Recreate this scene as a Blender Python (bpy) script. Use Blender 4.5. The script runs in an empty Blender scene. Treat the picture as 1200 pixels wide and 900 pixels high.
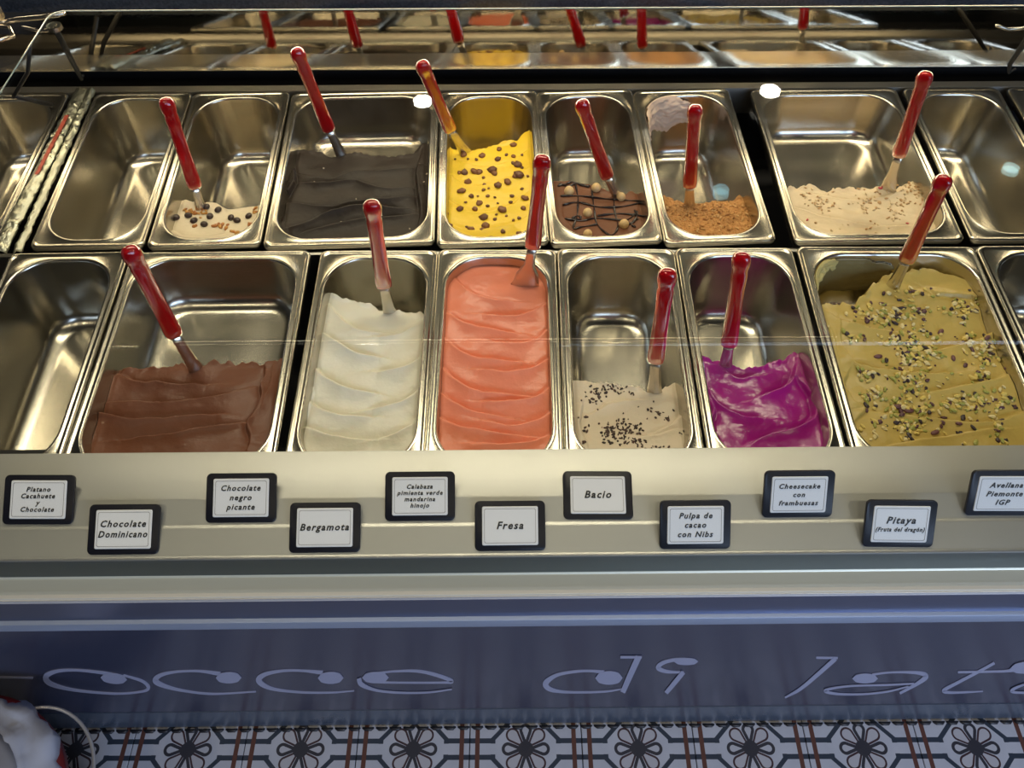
import bpy, bmesh, math, random
import numpy as np
from mathutils import Vector, Matrix
random.seed(7); rng = np.random.RandomState(5)
SC = bpy.context.scene; COL = SC.collection

# ------------------------------------------------------------------ camera
CAMZ = 1.5505; FPX = 958.9
PITCH, YAW, ROLL = 0.9215, 0.0102, -0.0003
cam = bpy.data.cameras.new('camera'); camo = bpy.data.objects.new('camera', cam); COL.objects.link(camo)
fw = Vector((math.sin(YAW)*math.cos(PITCH), math.cos(YAW)*math.cos(PITCH), -math.sin(PITCH)))
rt = Vector((math.cos(YAW), -math.sin(YAW), 0)); up = rt.cross(fw)
camo.matrix_world = Matrix.Translation((0, 0, CAMZ)) @ Matrix((rt, up, -fw)).transposed().to_4x4()
cam.sensor_fit = 'HORIZONTAL'; cam.sensor_width = 36; cam.lens = 36*FPX/1200; cam.clip_start = .02
SC.camera = camo

# ------------------------------------------------------------------ world, lights, exposure
W = bpy.data.worlds.new('world'); SC.world = W; W.use_nodes = True
W.node_tree.nodes['Background'].inputs[0].default_value = (.55, .6, .75, 1)
W.node_tree.nodes['Background'].inputs[1].default_value = .05
SC.view_settings.view_transform = 'Standard'; SC.view_settings.look = 'None'
SC.view_settings.gamma = 1; SC.view_settings.exposure = 0.22

def area(name, loc, target, sx, sy, power, col, spread=180):
    l = bpy.data.lights.new(name, 'AREA'); l.shape = 'RECTANGLE'; l.size = sx; l.size_y = sy
    l.energy = power; l.color = col; l.spread = math.radians(spread)
    o = bpy.data.objects.new(name, l); COL.objects.link(o); o.location = loc
    o.rotation_euler = (Vector(target)-Vector(loc)).to_track_quat('-Z', 'Y').to_euler()
    return o
WARM = (1, .80, .50)
area('window_daylight', (1.9, -3.2, 1.9), (1.2, .45, .9), 3.2, 1.8, 135, (.56, .70, 1.0))
area('case_led_strip', (0, 1.225, CAMZ-.625), (0, .60, CAMZ-.83), 2.1, .03, 2.9, WARM)
for dx in (-1.25, -.45, .35, 1.15):
    l = bpy.data.lights.new('downlight', 'AREA'); l.shape = 'DISK'; l.size = .12; l.energy = 2.6; l.color = (1, .84, .58)
    o = bpy.data.objects.new('downlight', l); COL.objects.link(o); o.location = (dx, -.45, 2.60)
area('pan_floor_fill', (0, 1.30, 2.45), (0, .75, .7), 2.0, .26, 23, (1, .85, .61))  # added fill light without a fixture, brightens the pan floors and gelato

# ------------------------------------------------------------------ helpers
def ray(px, py):
    d = fw*FPX + rt*(px-600) - up*(py-450)
    return Vector((0, 0, CAMZ)), d.normalized()
def hit_plane(px, py, p, n):
    o, d = ray(px, py); p = Vector(p); n = Vector(n)
    return o + d*((p-o).dot(n)/d.dot(n))
def ydn(y, dn, x=0): return Vector((x, y, CAMZ-dn))

def mesh_obj(name, verts, faces, mats, parent=None, smooth=True, midx=None, mw=None):
    me = bpy.data.meshes.new(name)
    me.from_pydata([tuple(v) for v in verts], [], [tuple(f) for f in faces]); 
    for m in (mats if isinstance(mats, (list, tuple)) else [mats]): me.materials.append(m)
    if midx is not None: me.polygons.foreach_set('material_index', midx)
    if smooth: me.polygons.foreach_set('use_smooth', [True]*len(me.polygons))
    me.update()
    o = bpy.data.objects.new(name, me); COL.objects.link(o)
    if parent: o.parent = parent
    elif mw is not None: o.matrix_world = mw
    return o
def bm_obj(name, bm, mats, parent=None, smooth=True, mw=None, auto=None):
    bmesh.ops.recalc_face_normals(bm, faces=bm.faces)
    me = bpy.data.meshes.new(name); bm.to_mesh(me); bm.free()
    for m in (mats if isinstance(mats, (list, tuple)) else [mats]): me.materials.append(m)
    if smooth: me.polygons.foreach_set('use_smooth', [True]*len(me.polygons))
    if auto: me.set_sharp_from_angle(angle=math.radians(auto))
    o = bpy.data.objects.new(name, me); COL.objects.link(o)
    if parent: o.parent = parent
    elif mw is not None: o.matrix_world = mw
    return o
def tag(o, label=None, cat=None, group=None, kind=None):
    if label: o['label'] = label
    if cat: o['category'] = cat
    if group: o['group'] = group
    if kind: o['kind'] = kind
    return o
def empty(name, mw, label, cat, group=None):
    o = bpy.data.objects.new(name, None); COL.objects.link(o); o.empty_display_size = .03
    o.matrix_world = mw if isinstance(mw, Matrix) else Matrix.Translation(mw)
    return tag(o, label, cat, group)
def box_bm(bm, c, s, bev=0, mi=0):
    r = bmesh.ops.create_cube(bm, size=1, matrix=Matrix.Translation(c) @ Matrix.Diagonal((*s, 1)))
    vs = r['verts']; 
    fs = list({f for v in vs for f in v.link_faces})
    for f in fs: f.material_index = mi
    if bev: bmesh.ops.bevel(bm, geom=list({e for f in fs for e in f.edges}), offset=bev, segments=2, affect='EDGES', profile=.5)
def extrude_profile(pts, x0, x1, nx=2, closed=False):
    """pts list of (y,z); returns verts, faces along x"""
    vs = []; fs = []; n = len(pts)
    for i in range(nx):
        x = x0+(x1-x0)*i/(nx-1)
        for (y, z) in pts: vs.append((x, y, z))
    for i in range(nx-1):
        for k in range(n if closed else n-1):
            a = i*n+k; b = i*n+(k+1) % n; fs.append((a, b, b+n, a+n))
    if closed: fs.append(tuple(range(n))); fs.append(tuple(reversed([(nx-1)*n+k for k in range(n)])))
    return vs, fs
def tube(pts, rad, seg=8, cap=True):
    pts = [Vector(p) for p in pts]; n = len(pts); vs = []; fs = []
    rr = rad if isinstance(rad, (list, tuple)) else [rad]*n
    t0 = (pts[1]-pts[0]).normalized(); nrm = t0.orthogonal().normalized()
    for i, p in enumerate(pts):
        t = (pts[min(i+1, n-1)]-pts[max(i-1, 0)]).normalized()
        nrm = (nrm - t*nrm.dot(t)).normalized(); b = t.cross(nrm)
        for k in range(seg):
            a = 2*math.pi*k/seg; vs.append(p+nrm*math.cos(a)*rr[i]+b*math.sin(a)*rr[i])
    for i in range(n-1):
        for k in range(seg):
            a = i*seg+k; b_ = i*seg+(k+1) % seg; fs.append((a, b_, b_+seg, a+seg))
    if cap: fs.append(tuple(reversed(range(seg)))); fs.append(tuple((n-1)*seg+k for k in range(seg)))
    return vs, fs
def merge(lst):
    V = []; F = []
    for v, f in lst:
        o = len(V); V += list(v); F += [tuple(i+o for i in q) for q in f]
    return V, F
def catmull(P, m=10):
    P = [np.array(p, float) for p in P]; out = []
    Q = [2*P[0]-P[1]]+P+[2*P[-1]-P[-2]]
    for i in range(1, len(Q)-2):
        for k in range(m):
            t = k/m; a, b, c, d = Q[i-1:i+3]
            out.append(.5*((2*b)+(-a+c)*t+(2*a-5*b+4*c-d)*t*t+(-a+3*b-3*c+d)*t**3))
    out.append(P[-1]); return out

# value noise (numpy)
_tab = rng.rand(64, 64, 3)*2-1
def vnoise(x, y, s=1., ch=0):
    x = np.asarray(x)/s+100.3; y = np.asarray(y)/s+57.7
    xi = np.floor(x).astype(int); yi = np.floor(y).astype(int); fx = x-xi; fy = y-yi
    fx = fx*fx*(3-2*fx); fy = fy*fy*(3-2*fy); T = _tab[:, :, ch]
    g = lambda a, b: T[a % 64, b % 64]
    return (g(xi, yi)*(1-fx)+g(xi+1, yi)*fx)*(1-fy)+(g(xi, yi+1)*(1-fx)+g(xi+1, yi+1)*fx)*fy
def fbm(x, y, s, o=3, ch=0):
    r = 0; a = 1
    for i in range(o): r = r+a*vnoise(x+i*.37, y, s/2**i, ch); a *= .5
    return r

# ------------------------------------------------------------------ materials
class N:                       # tiny node-expression helper
    def __init__(s, nt, sock): s.nt = nt; s.s = sock
    def _op(s, op, *a):
        n = s.nt.nodes.new('ShaderNodeMath'); n.operation = op
        for i, v in enumerate((s,)+a):
            if isinstance(v, N): s.nt.links.new(v.s, n.inputs[i])
            else: n.inputs[i].default_value = v
        return N(s.nt, n.outputs[0])
    def __add__(s, o): return s._op('ADD', o)
    def __sub__(s, o): return s._op('SUBTRACT', o)
    def __mul__(s, o): return s._op('MULTIPLY', o)
    def __gt__(s, o): return s._op('GREATER_THAN', o)
    def __lt__(s, o): return s._op('LESS_THAN', o)
    def abs(s): return s._op('ABSOLUTE')
    def max(s, o): return s._op('MAXIMUM', o)
    def min(s, o): return s._op('MINIMUM', o)
    def sqrt(s): return s._op('SQRT')
def lin(c):
    return tuple((v/255/12.92 if v/255 <= .04045 else ((v/255+.055)/1.055)**2.4) for v in c)+(1,)
def mat(name, col, rough=.5, metal=0, bump=None, bstr=.2, var=0, vscale=30, stretch=None, coords='Object', rvar=0, **kw):
    m = bpy.data.materials.new(name); m.use_nodes = True; nt = m.node_tree; b = nt.nodes['Principled BSDF']
    c = lin(col) if max(col) > 1.5 else tuple(col)+(1,)
    b.inputs['Base Color'].default_value = c; b.inputs['Roughness'].default_value = rough; b.inputs['Metallic'].default_value = metal
    for k, v in kw.items(): b.inputs[k.replace('_', ' ')].default_value = v
    tc = nt.nodes.new('ShaderNodeTexCoord'); mp = nt.nodes.new('ShaderNodeMapping')
    nt.links.new(tc.outputs[coords], mp.inputs[0])
    if stretch: mp.inputs['Scale'].default_value = stretch
    if var or rvar:
        n = nt.nodes.new('ShaderNodeTexNoise'); n.inputs['Scale'].default_value = vscale; n.inputs['Detail'].default_value = 4
        nt.links.new(mp.outputs[0], n.inputs[0])
        if var:
            mx = nt.nodes.new('ShaderNodeMix'); mx.data_type = 'RGBA'
            mx.inputs[6].default_value = tuple(v*(1-var) for v in c[:3])+(1,); mx.inputs[7].default_value = tuple(min(1, v*(1+var)) for v in c[:3])+(1,)
            nt.links.new(n.outputs[0], mx.inputs[0]); nt.links.new(mx.outputs[2], b.inputs['Base Color'])
        if rvar:
            mr = nt.nodes.new('ShaderNodeMapRange'); mr.inputs[3].default_value = rough-rvar; mr.inputs[4].default_value = rough+rvar
            nt.links.new(n.outputs[0], mr.inputs[0]); nt.links.new(mr.outputs[0], b.inputs['Roughness'])
    if bump:
        n = nt.nodes.new('ShaderNodeTexNoise'); n.inputs['Scale'].default_value = bump; n.inputs['Detail'].default_value = 3
        nt.links.new(mp.outputs[0], n.inputs[0]); bn = nt.nodes.new('ShaderNodeBump'); bn.inputs['Strength'].default_value = bstr
        bn.inputs['Distance'].default_value = .001
        nt.links.new(n.outputs[0], bn.inputs['Height']); nt.links.new(bn.outputs[0], b.inputs['Normal'])
    return m
M = {}
M['steel'] = mat('pan steel', (.52, .49, .42), .24, 1, bump=900, bstr=.06, rvar=.07, vscale=18, stretch=(1, .25, 1))
M['ledge'] = mat('satin ledge aluminium', (.46, .46, .44), .45, .85, bump=2500, bstr=.12, rvar=.05, vscale=8)
M['sill'] = mat('sill aluminium', (.88, .83, .68), .42, .35, rvar=.06, vscale=6, stretch=(.3, 4, 4))
M['rail'] = mat('anodised rail', (.13, .15, .24), .3, .8, rvar=.05, vscale=5, stretch=(.3, 4, 4))
M['railb'] = mat('brushed rail', (.42, .50, .66), .45, .7, bump=3000, bstr=.2)
M['panel'] = mat('dark glossy panel', (.045, .050, .085), .24, 0, rvar=.06, vscale=5, Specular_IOR_Level=.5)
M['kick'] = mat('kick plate', (.10, .125, .17), .3, .3, rvar=.1, vscale=9)
M['letter'] = mat('lilac lettering', (.34, .35, .47), .4, 0)
M['black'] = mat('black', (.008, .008, .009), .6)
M['well'] = mat('dark steel well', (.02, .02, .022), .5, .3)
M['mirror'] = mat('mirror steel', (.50, .45, .36), .035, 1, rvar=.01, vscale=30, bump=200, bstr=.015)
M['strip'] = mat('bent steel strip', (.90, .80, .60), .13, .95, rvar=.03, vscale=20)
M['counter'] = mat('speckled stone', (.035, .045, .065), .22, 0, var=.7, vscale=260)
M['frame'] = mat('deck frame steel', (.42, .40, .36), .35, 1, rvar=.06, vscale=14)
M['red'] = mat('red translucent plastic', (.50, .003, .007), .08, 0, Transmission_Weight=.45, Coat_Weight=.5, IOR=1.45, Specular_IOR_Level=.5)
M['reddark'] = mat('dark red plastic', (.2, .004, .006), .3)
M['blade'] = mat('spatula steel', (.66, .62, .55), .24, 1, bump=600, bstr=.05)
M['tagblack'] = mat('tag frame black', (.008, .008, .013), .42, Specular_IOR_Level=.3)
M['card'] = mat('tag card', (.72, .71, .71), .5)
M['line'] = mat('tag border grey', (.22, .2, .19), .6)
M['ink'] = mat('ink', (.01, .01, .01), .6)
M['foil'] = mat('crinkled foil', (.45, .46, .38), .3, 1, bump=260, bstr=1.0, rvar=.1, vscale=40)
M['redprint'] = mat('red print', (.35, .06, .035), .4, .3, bump=260, bstr=.6)
M['bag'] = mat('white plastic bag', (.62, .65, .74), .28, 0, bump=60, bstr=.4)
M['paper'] = mat('grey crumpled paper', (.36, .355, .37), .8, 0, bump=60, bstr=.5, var=.12, vscale=12)
M['redbin'] = mat('red bin plastic', (.22, .02, .015), .35)
M['wire'] = mat('wire', (.68, .66, .62), .3, .5)
M['wall'] = mat('dark plaster', (.12, .11, .10), .8, var=.15, vscale=4)
M['ceiling'] = mat('ceiling', (.05, .048, .045), .8)
M['seal'] = mat('seal rubber', (.02, .02, .024), .4)
M['sealb'] = mat('seal edge', (.3, .29, .26), .5)
gl = bpy.data.materials.new('thin glass'); gl.use_nodes = True; nt = gl.node_tree; nt.nodes.remove(nt.nodes['Principled BSDF'])
tr = nt.nodes.new('ShaderNodeBsdfTransparent'); tr.inputs[0].default_value = (.97, .985, .98, 1)
gs = nt.nodes.new('ShaderNodeBsdfGlossy'); gs.inputs['Roughness'].default_value = .01
ge_ = nt.nodes.new('ShaderNodeNewGeometry'); dt = nt.nodes.new('ShaderNodeVectorMath'); dt.operation = 'DOT_PRODUCT'
nt.links.new(ge_.outputs['Normal'], dt.inputs[0]); nt.links.new(ge_.outputs['Incoming'], dt.inputs[1])
_c = (N(nt, dt.outputs['Value']).abs()*-1+1).min(1.0).max(0.0); _c5 = _c*_c*_c*_c*_c; fr_f = _c5*.95+.02
mx = nt.nodes.new('ShaderNodeMixShader'); out = nt.nodes['Material Output']
nt.links.new(fr_f.s, mx.inputs[0]); nt.links.new(tr.outputs[0], mx.inputs[1]); nt.links.new(gs.outputs[0], mx.inputs[2]); nt.links.new(mx.outputs[0], out.inputs[0])
M['glass'] = gl
M['glassedge'] = mat('polished glass edge', (.35, .42, .40), .1, 0, Specular_IOR_Level=1.0)
def emis(name, col, s):
    m = bpy.data.materials.new(name); m.use_nodes = True; b = m.node_tree.nodes['Principled BSDF']
    b.inputs['Base Color'].default_value = (0, 0, 0, 1); b.inputs['Emission Color'].default_value = (*col, 1); b.inputs['Emission Strength'].default_value = s
    return m

# ------------------------------------------------------------------ room
XL, XR, YF, YB, ZC = -3.2, 3.6, -3.4, 5.6, 3.05
def quad(name, pts, m, kind='structure'):
    o = mesh_obj(name, pts, [(0, 1, 2, 3)], m, smooth=False); o['kind'] = kind; return o
TS = .2; TX, TY, TROT = -.4718, .3661, -.0078
def slab(name, c, s, m):
    bm = bmesh.new(); box_bm(bm, c, s); o = bm_obj(name, bm, m, smooth=False); o['kind'] = 'structure'; return o
floor = slab('floor', ((XL+XR)/2, (YF+YB)/2, -.053), (XR-XL, YB-YF, .10), mat('dark screed', (.05, .05, .06), .6))
slab('ceiling', ((XL+XR)/2, (YF+YB)/2, ZC+.05), (XR-XL+.2, YB-YF+.2, .1), M['ceiling'])
slab('wall_left', (XL-.05, (YF+YB)/2, ZC/2), (.1, YB-YF+.2, ZC), M['wall'])
slab('wall_right', (XR+.05, (YF+YB)/2, ZC/2), (.1, YB-YF+.2, ZC), M['wall'])
slab('wall_back', ((XL+XR)/2, YB+.05, ZC/2), (XR-XL, .1, ZC), M['wall'])
slab('wall_front', ((XL+XR)/2, YF-.05, ZC/2), (XR-XL, .1, ZC), M['wall'])

# patterned cement tile material (flat print on every tile)
tm = bpy.data.materials.new('patterned cement tile'); tm.use_nodes = True; nt = tm.node_tree; b = nt.nodes['Principled BSDF']
tc = nt.nodes.new('ShaderNodeTexCoord'); sx = nt.nodes.new('ShaderNodeSeparateXYZ'); nt.links.new(tc.outputs['Object'], sx.inputs[0])
u = N(nt, sx.outputs[0])*(1/TS); v = N(nt, sx.outputs[1])*(1/TS); au = u.abs(); av = v.abs()
oct_ = au.max(av).max((au+av)*.78)
band = lambda x, a, c: (x > a)*(x < c)
opening = (av < .045).max(au < .045)
ring = band(oct_, .27, .312)*(opening*-1+1) if False else band(oct_, .27, .312)*((opening*-1)+1)
barh = band(av, .047, .09)*(au > .28); barv = band(au, .047, .09)*(av > .28)
dark = ring.max(barh).max(barv)
redb = band(au, .41, .45).max(band(av, .41, .45))
def petals(ax, bx, c0, r0, th):
    sn = r0/c0; cs_ = math.sqrt(1-sn*sn); ab = bx.abs()
    circ = ((ax-c0)*(ax-c0)+ab*ab).sqrt()*-1+r0
    cone = ((ax*(sn/cs_)-ab)*cs_).min((ax*-1)+(c0-r0*sn*.98))
    conelim = ((ax*-1)+(c0-r0*sn*.98)) > 0.0
    sdf = circ.max(((ax*(sn/cs_)-ab)*cs_)*conelim-((conelim*-1)+1))
    return (sdf > 0.0), (sdf > th)
a1 = au.max(av); b1 = au.min(av)
o1, f1 = petals(a1, b1, .158, .056, .027)
k = .70711
p = (u+v)*k; q = (u-v)*k; a2 = p.abs().max(q.abs()); b2 = p.abs().min(q.abs())
o2, f2 = petals(a2, b2, .165, .061, .017)
r2 = (u*u+v*v).sqrt(); core = r2 < .068
pet_dark = (o1*(f1*-1+1)).max(core)
pet_brown = o2*(f2*-1+1)
def mixc(fac, c1, c2):
    n = nt.nodes.new('ShaderNodeMix'); n.data_type = 'RGBA'
    nt.links.new(fac.s, n.inputs[0])
    for i, c in ((6, c1), (7, c2)):
        if isinstance(c, tuple): n.inputs[i].default_value = c
        else: nt.links.new(c, n.inputs[i])
    return n.outputs[2]
ns = nt.nodes.new('ShaderNodeTexNoise'); ns.inputs['Scale'].default_value = 25; ns.inputs['Detail'].default_value = 5; nt.links.new(tc.outputs['Object'], ns.inputs[0])
nz = N(nt, ns.outputs[0])
c = mixc(nz, (.52, .54, .60, 1), (.72, .73, .78, 1))
c = mixc(dark, c, (.045, .06, .085, 1)); c = mixc(redb, c, (.15, .062, .045, 1))
c = mixc(o2*f2, c, (.60, .59, .62, 1)); c = mixc(pet_brown, c, (.075, .04, .045, 1)); c = mixc(pet_dark, c, (.05, .05, .062, 1)); c = mixc(o1*f1, c, (.62, .62, .66, 1))
nt.links.new(c, b.inputs['Base Color']); b.inputs['Roughness'].default_value = .38
bm = bmesh.new(); box_bm(bm, (0, 0, -.004), (TS-.0018, TS-.0018, .010), bev=.0008)
bmesh.ops.recalc_face_normals(bm, faces=bm.faces); tme = bpy.data.meshes.new('tile'); bm.to_mesh(tme); bm.free(); tme.materials.append(tm)
cr, sr = math.cos(TROT), math.sin(TROT)
for i in range(-5, 11):
    for j in range(-4, 1):
        lx = (i+.5)*TS; ly = j*TS
        t = bpy.data.objects.new('tile', tme); COL.objects.link(t); t.parent = floor
        t.location = (TX+cr*lx-sr*ly, TY+sr*lx+cr*ly, 0); t.rotation_euler = (0, 0, TROT+random.choice((0, 1, 2, 3))*math.pi/2*0)

# ceiling spotlights (their reflections show in the flat glass)
GZ = CAMZ-.60                      # height of the flat glass
lm = emis('spot lens warm', (1, .93, .8), 90); lm2 = emis('spot lens cool', (.35, .75, .85), 9)
def spot(px, py, zc, r, m, label):
    o, d = ray(px, py); g = o+d*((GZ+.003-o.z)/d.z); d2 = Vector((d.x, d.y, -d.z)); L = g+d2*((zc-g.z)/d2.z)
    e = empty('ceiling_spotlight', L, label, 'lamp', 'spotlights on the ceiling')
    bm = bmesh.new(); bmesh.ops.create_cone(bm, segments=24, radius1=r*1.35, radius2=r*1.35, depth=.12, matrix=Matrix.Translation((0, 0, .075))); bm_obj('housing', bm, M['black'], e, auto=40)
    bm = bmesh.new(); bmesh.ops.create_cone(bm, cap_ends=True, segments=24, radius1=r, radius2=r, depth=.01, matrix=Matrix.Translation((0, 0, .008))); bm_obj('lens', bm, m, e)
spot(495, 117, 2.9, .047, lm, 'bright ceiling spotlight mirrored in the glass above the dark chocolate pan')
spot(903, 105, 2.9, .052, lm, 'bright ceiling spotlight mirrored in the glass above the cream pan')
spot(845, 225, 2.9, .038, lm2, 'dim bluish ceiling spotlight mirrored over the crumb covered pan')
spot(1185, 198, 2.9, .038, lm2, 'dim bluish ceiling spotlight mirrored at the far right pan')

# ------------------------------------------------------------------ deck geometry
TILT = .0441; TT = math.tan(TILT); H0 = CAMZ-.8328; DZF = .0261
def deckz(y, dz=0): return H0+(y-.8)*TT+dz
NRM = Vector((0, -math.sin(TILT), math.cos(TILT)))
CX0, CX1 = -1.15, 1.25
case = empty('display_counter', (0, .9, 0), 'long stainless gelato display counter with dark lettered front panel', 'counter')
case_inv = case.matrix_world.inverted()
def cpart(name, vs, fs, m, smooth=False, parent=None, auto=None):
    p = parent or case
    base = Vector((0, .9, 0))
    o = mesh_obj(name, [Vector(v)-base for v in vs], fs, m, p, smooth)
    if auto: o.data.set_sharp_from_angle(angle=math.radians(auto))
    return o
def prof(name, pts, m, th=.004, **kw):
    """pts (y, dn) top skin; given thickness by offsetting down"""
    P = [(y, CAMZ-dn) for y, dn in pts]
    # round the corners a little
    R = []
    for i, p in enumerate(P):
        if 0 < i < len(P)-1:
            a = Vector(P[i-1]); b_ = Vector(p); c_ = Vector(P[i+1]); r = min(.0012, (a-b_).length*.4, (c_-b_).length*.4)
            s = b_+(a-b_).normalized()*r; e = b_+(c_-b_).normalized()*r
            R += [tuple(s), tuple(.25*s+.5*b_+.25*e), tuple(e)]
        else: R.append(p)
    bot = [(y+th*.6, z-th) for y, z in reversed(R)]
    vs, fs = extrude_profile(R+bot, CX0, CX1, closed=True)
    return cpart(name, vs, fs, m, smooth=True, auto=25, **kw)
prof('front_ledge', [(.5190, .8125), (.5175, .8080), (.4590, .8157), (.4324, .8265), (.4284, .8265), (.4003, .8379), (.3962, .8380), (.3960, .8400)], M['ledge'], th=.003)
prof('ledge_riser', [(.3962, .8403), (.3957, .8600), (.3955, .8800)], mat('riser steel dark reflection tint', (.10, .12, .13), .32, .8, rvar=.08, vscale=9, stretch=(.4, 3, 3)))  # same metal as the ledge; its dark reflection is put into the colour
prof('glass_sill', [(.3955, .8790), (.3940, .8815), (.3712, .8832), (.3705, .8875)], M['sill'])
# front rail: white nosing, dark face, lighter brushed lip
prof('nosing', [(.3712, .8875), (.3690, .8855), (.3682, .8900)], mat('bright nosing', (.85, .85, .85), .2, .6))
prof('rail', [(.371, .8890), (.3690, .8935), (.3695, .9440)], M['rail'])
prof('rail_lip', [(.3700, .9445), (.3645, .9460), (.3630, .9620), (.372, .966)], M['railb'])
PF = .402
vs, fs = extrude_profile([(PF, .11), (PF, CAMZ-1.0), (PF+.012, CAMZ-1.0), (PF+.012, .11)], CX0, CX1, closed=True); panel = cpart('front_panel', vs, fs, M['panel'])
vs, fs = extrude_profile([(PF+.003, .003), (PF+.003, .105), (PF-.001, .1075), (PF+.012, .1095), (PF+.02, .003)], CX0, CX1, closed=True); cpart('kick_plate', vs, fs, M['kick'])
# scalloped floor seal
sv = []
for i in range(90):
    x = -1.0+i*.0245
    sv.append(tube([(x, PF-.002, .0045), (x+.006, PF-.0045, .0045), (x+.016, PF-.0045, .0045), (x+.021, PF-.002, .0045)], [.0015, .0036, .0036, .0015], 6))
v_, f_ = merge(sv); o = cpart('floor_seal', v_, f_, M['seal'], smooth=True)
# well under the pans
WY0, WY1 = .50, 1.2685
def cbox(name, x0, x1, y0, y1, z0, z1, m, bev=0, parent=None):
    bm = bmesh.new(); box_bm(bm, ((x0+x1)/2, (y0+y1)/2-.9, (z0+z1)/2), (x1-x0, y1-y0, z1-z0), bev)
    return bm_obj(name, bm, m, parent or case, smooth=bool(bev), auto=30 if bev else None)
cbox('well_floor', CX0, CX1, .55, 1.34, .50, .52, M['well'])
cbox('well_front', CX0, CX1, .53, .55, .11, .70, M['well'])
cbox('well_back', CX0, CX1, 1.345, 1.36, .11, .74, M['well'])
cbox('end_panel', CX0-.03, CX0, PF, 1.9, 0.003, .78, M['well']); cbox('end_panel', CX1, CX1+.03, PF, 1.9, 0.003, .78, M['well'])
# cross bar carrying both rows, back frame
vs, fs = extrude_profile([(.8530, deckz(.853, DZF)-.0115), (.8560, deckz(.856, DZF)-.0105), (.858, deckz(.86)+.004), (.862, deckz(.862)-.0015), (.8840, deckz(.884)-.010), (.8840, deckz(.884)-.045), (.853, deckz(.853)-.045)], CX0, CX1, closed=True)
cpart('cross_bar', vs, fs, M['frame'], auto=30)
vs, fs = extrude_profile([(1.2515, deckz(1.25)-.010), (1.2530, deckz(1.25)-.001), (1.2680, deckz(1.27)-.001), (1.2695, deckz(1.27)-.004), (1.2695, deckz(1.27)-.05), (1.2515, deckz(1.27)-.05)], CX0, CX1, closed=True)
cpart('back_frame', vs, fs, M['frame'], auto=30)
vs, fs = extrude_profile([(.5555, deckz(.552, DZF)-.0135), (.5535, deckz(.55, DZF)-.05), (.551, deckz(.55, DZF)-.05), (.551, deckz(.55, DZF)-.0135)], CX0, CX1, closed=True)
# back splash: bright bent strip, mirror panel, stone top
vs, fs = extrude_profile([(1.2985, CAMZ-.8035), (1.3030, CAMZ-.7755), (1.308, CAMZ-.7755), (1.304, CAMZ-.8035)], CX0, CX1, closed=True); cpart('splash_strip', vs, fs, M['strip'])
vs, fs = extrude_profile([(1.3030, CAMZ-.7752), (1.3155, CAMZ-.7055), (1.322, CAMZ-.7055), (1.309, CAMZ-.7752)], CX0, CX1, closed=True); cpart('mirror_panel', vs, fs, M['mirror'])
cbox('stone_top', CX0, CX1, 1.3135, 1.95, CAMZ-.7055, CAMZ-.680, M['counter'], .002)
cbox('back_body', CX0, CX1, 1.365, 1.9, .003, CAMZ-.7058, M['well'])

# ------------------------------------------------------------------ lettering on the front panel
PP = (0, PF, 0); PN = (0, -1, 0)
def ribbon(pts, wd, m=10):
    """pts px, wd full width px per point -> flat closed strip on the panel"""
    S = catmull([(x, y, w) for (x, y), w in zip(pts, wd)], m); L = []; R = []
    for i, s in enumerate(S):
        a = S[max(i-1, 0)]; b_ = S[min(i+1, len(S)-1)]; t = np.array([b_[0]-a[0], (b_[1]-a[1])]); n = np.array([-t[1], t[0]])/max(1e-6, np.hypot(*t))
        w = max(.6, s[2]*1.3)/2; L.append((s[0]+n[0]*w, s[1]+n[1]*w)); R.append((s[0]-n[0]*w, s[1]-n[1]*w))
    V = []; F = []
    for a, b_ in zip(L, R):
        for q in (a, b_):
            w = hit_plane(*q, PP, PN); V.append(Vector((w.x, PF-.0009, w.z))); V.append(Vector((w.x, PF-.0001, w.z)))
    n = len(L)
    for i in range(n-1):
        a = i*4; F += [(a, a+4, a+6, a+2), (a, a+1, a+5, a+4), (a+2, a+6, a+7, a+3), (a+1, a+3, a+7, a+5)]
    F += [(0, 2, 3, 1), ((n-1)*4, (n-1)*4+1, (n-1)*4+3, (n-1)*4+2)]
    return V, F
def Z(pts, ox, oy, s): return [(ox+x/s, oy+y/s) for x, y in pts]
def blob(cx, cy, rx, ry, ang=0):
    P = []; ry *= 1.0
    for i in range(9):
        t = -1+2*i/8; P.append((cx+t*rx*math.cos(ang), cy+t*rx*math.sin(ang)))
    return P, [2*ry*math.sqrt(max(0, 1-(-1+2*i/8)**2)) for i in range(9)]
letters = []
A = lambda p: Z(p, 0, 700, 4.494); B = lambda p: Z(p, 0, 520, 3); C_ = lambda p: Z(p, 267, 700, 4.494); D_ = lambda p: Z(p, 620, 740, 5.4545)
E_ = lambda p: Z(p, 933, 700, 4.494); F_ = lambda p: Z(p, 1060, 740, 8.18)
letters.append([ribbon([(-30, 793), (15, 793.6), (39, 794)], [1.5, 1.5, 1.5])])
letters.append([ribbon(A([(590, 405), (520, 393), (400, 382), (300, 387), (243, 415), (270, 455), (400, 488), (600, 505), (740, 495), (782, 475), (750, 440), (650, 408)]), [3, 2.4, 2, 3, 5, 4, 2.2, 1.8, 2, 3, 2.4, 1.5]), ribbon(*blob(133.5, 794.5, 15.5, 4.6, .1))])
letters.append([ribbon(B([(775, 808), (700, 798), (620, 800), (565, 812), (547, 832), (580, 851), (650, 868), (750, 878), (900, 870)]), [3.5, 2, 2.2, 3.5, 5, 3.5, 2, 1.8, 1.2]), ribbon(*blob(268, 793.5, 15, 5))])
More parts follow.
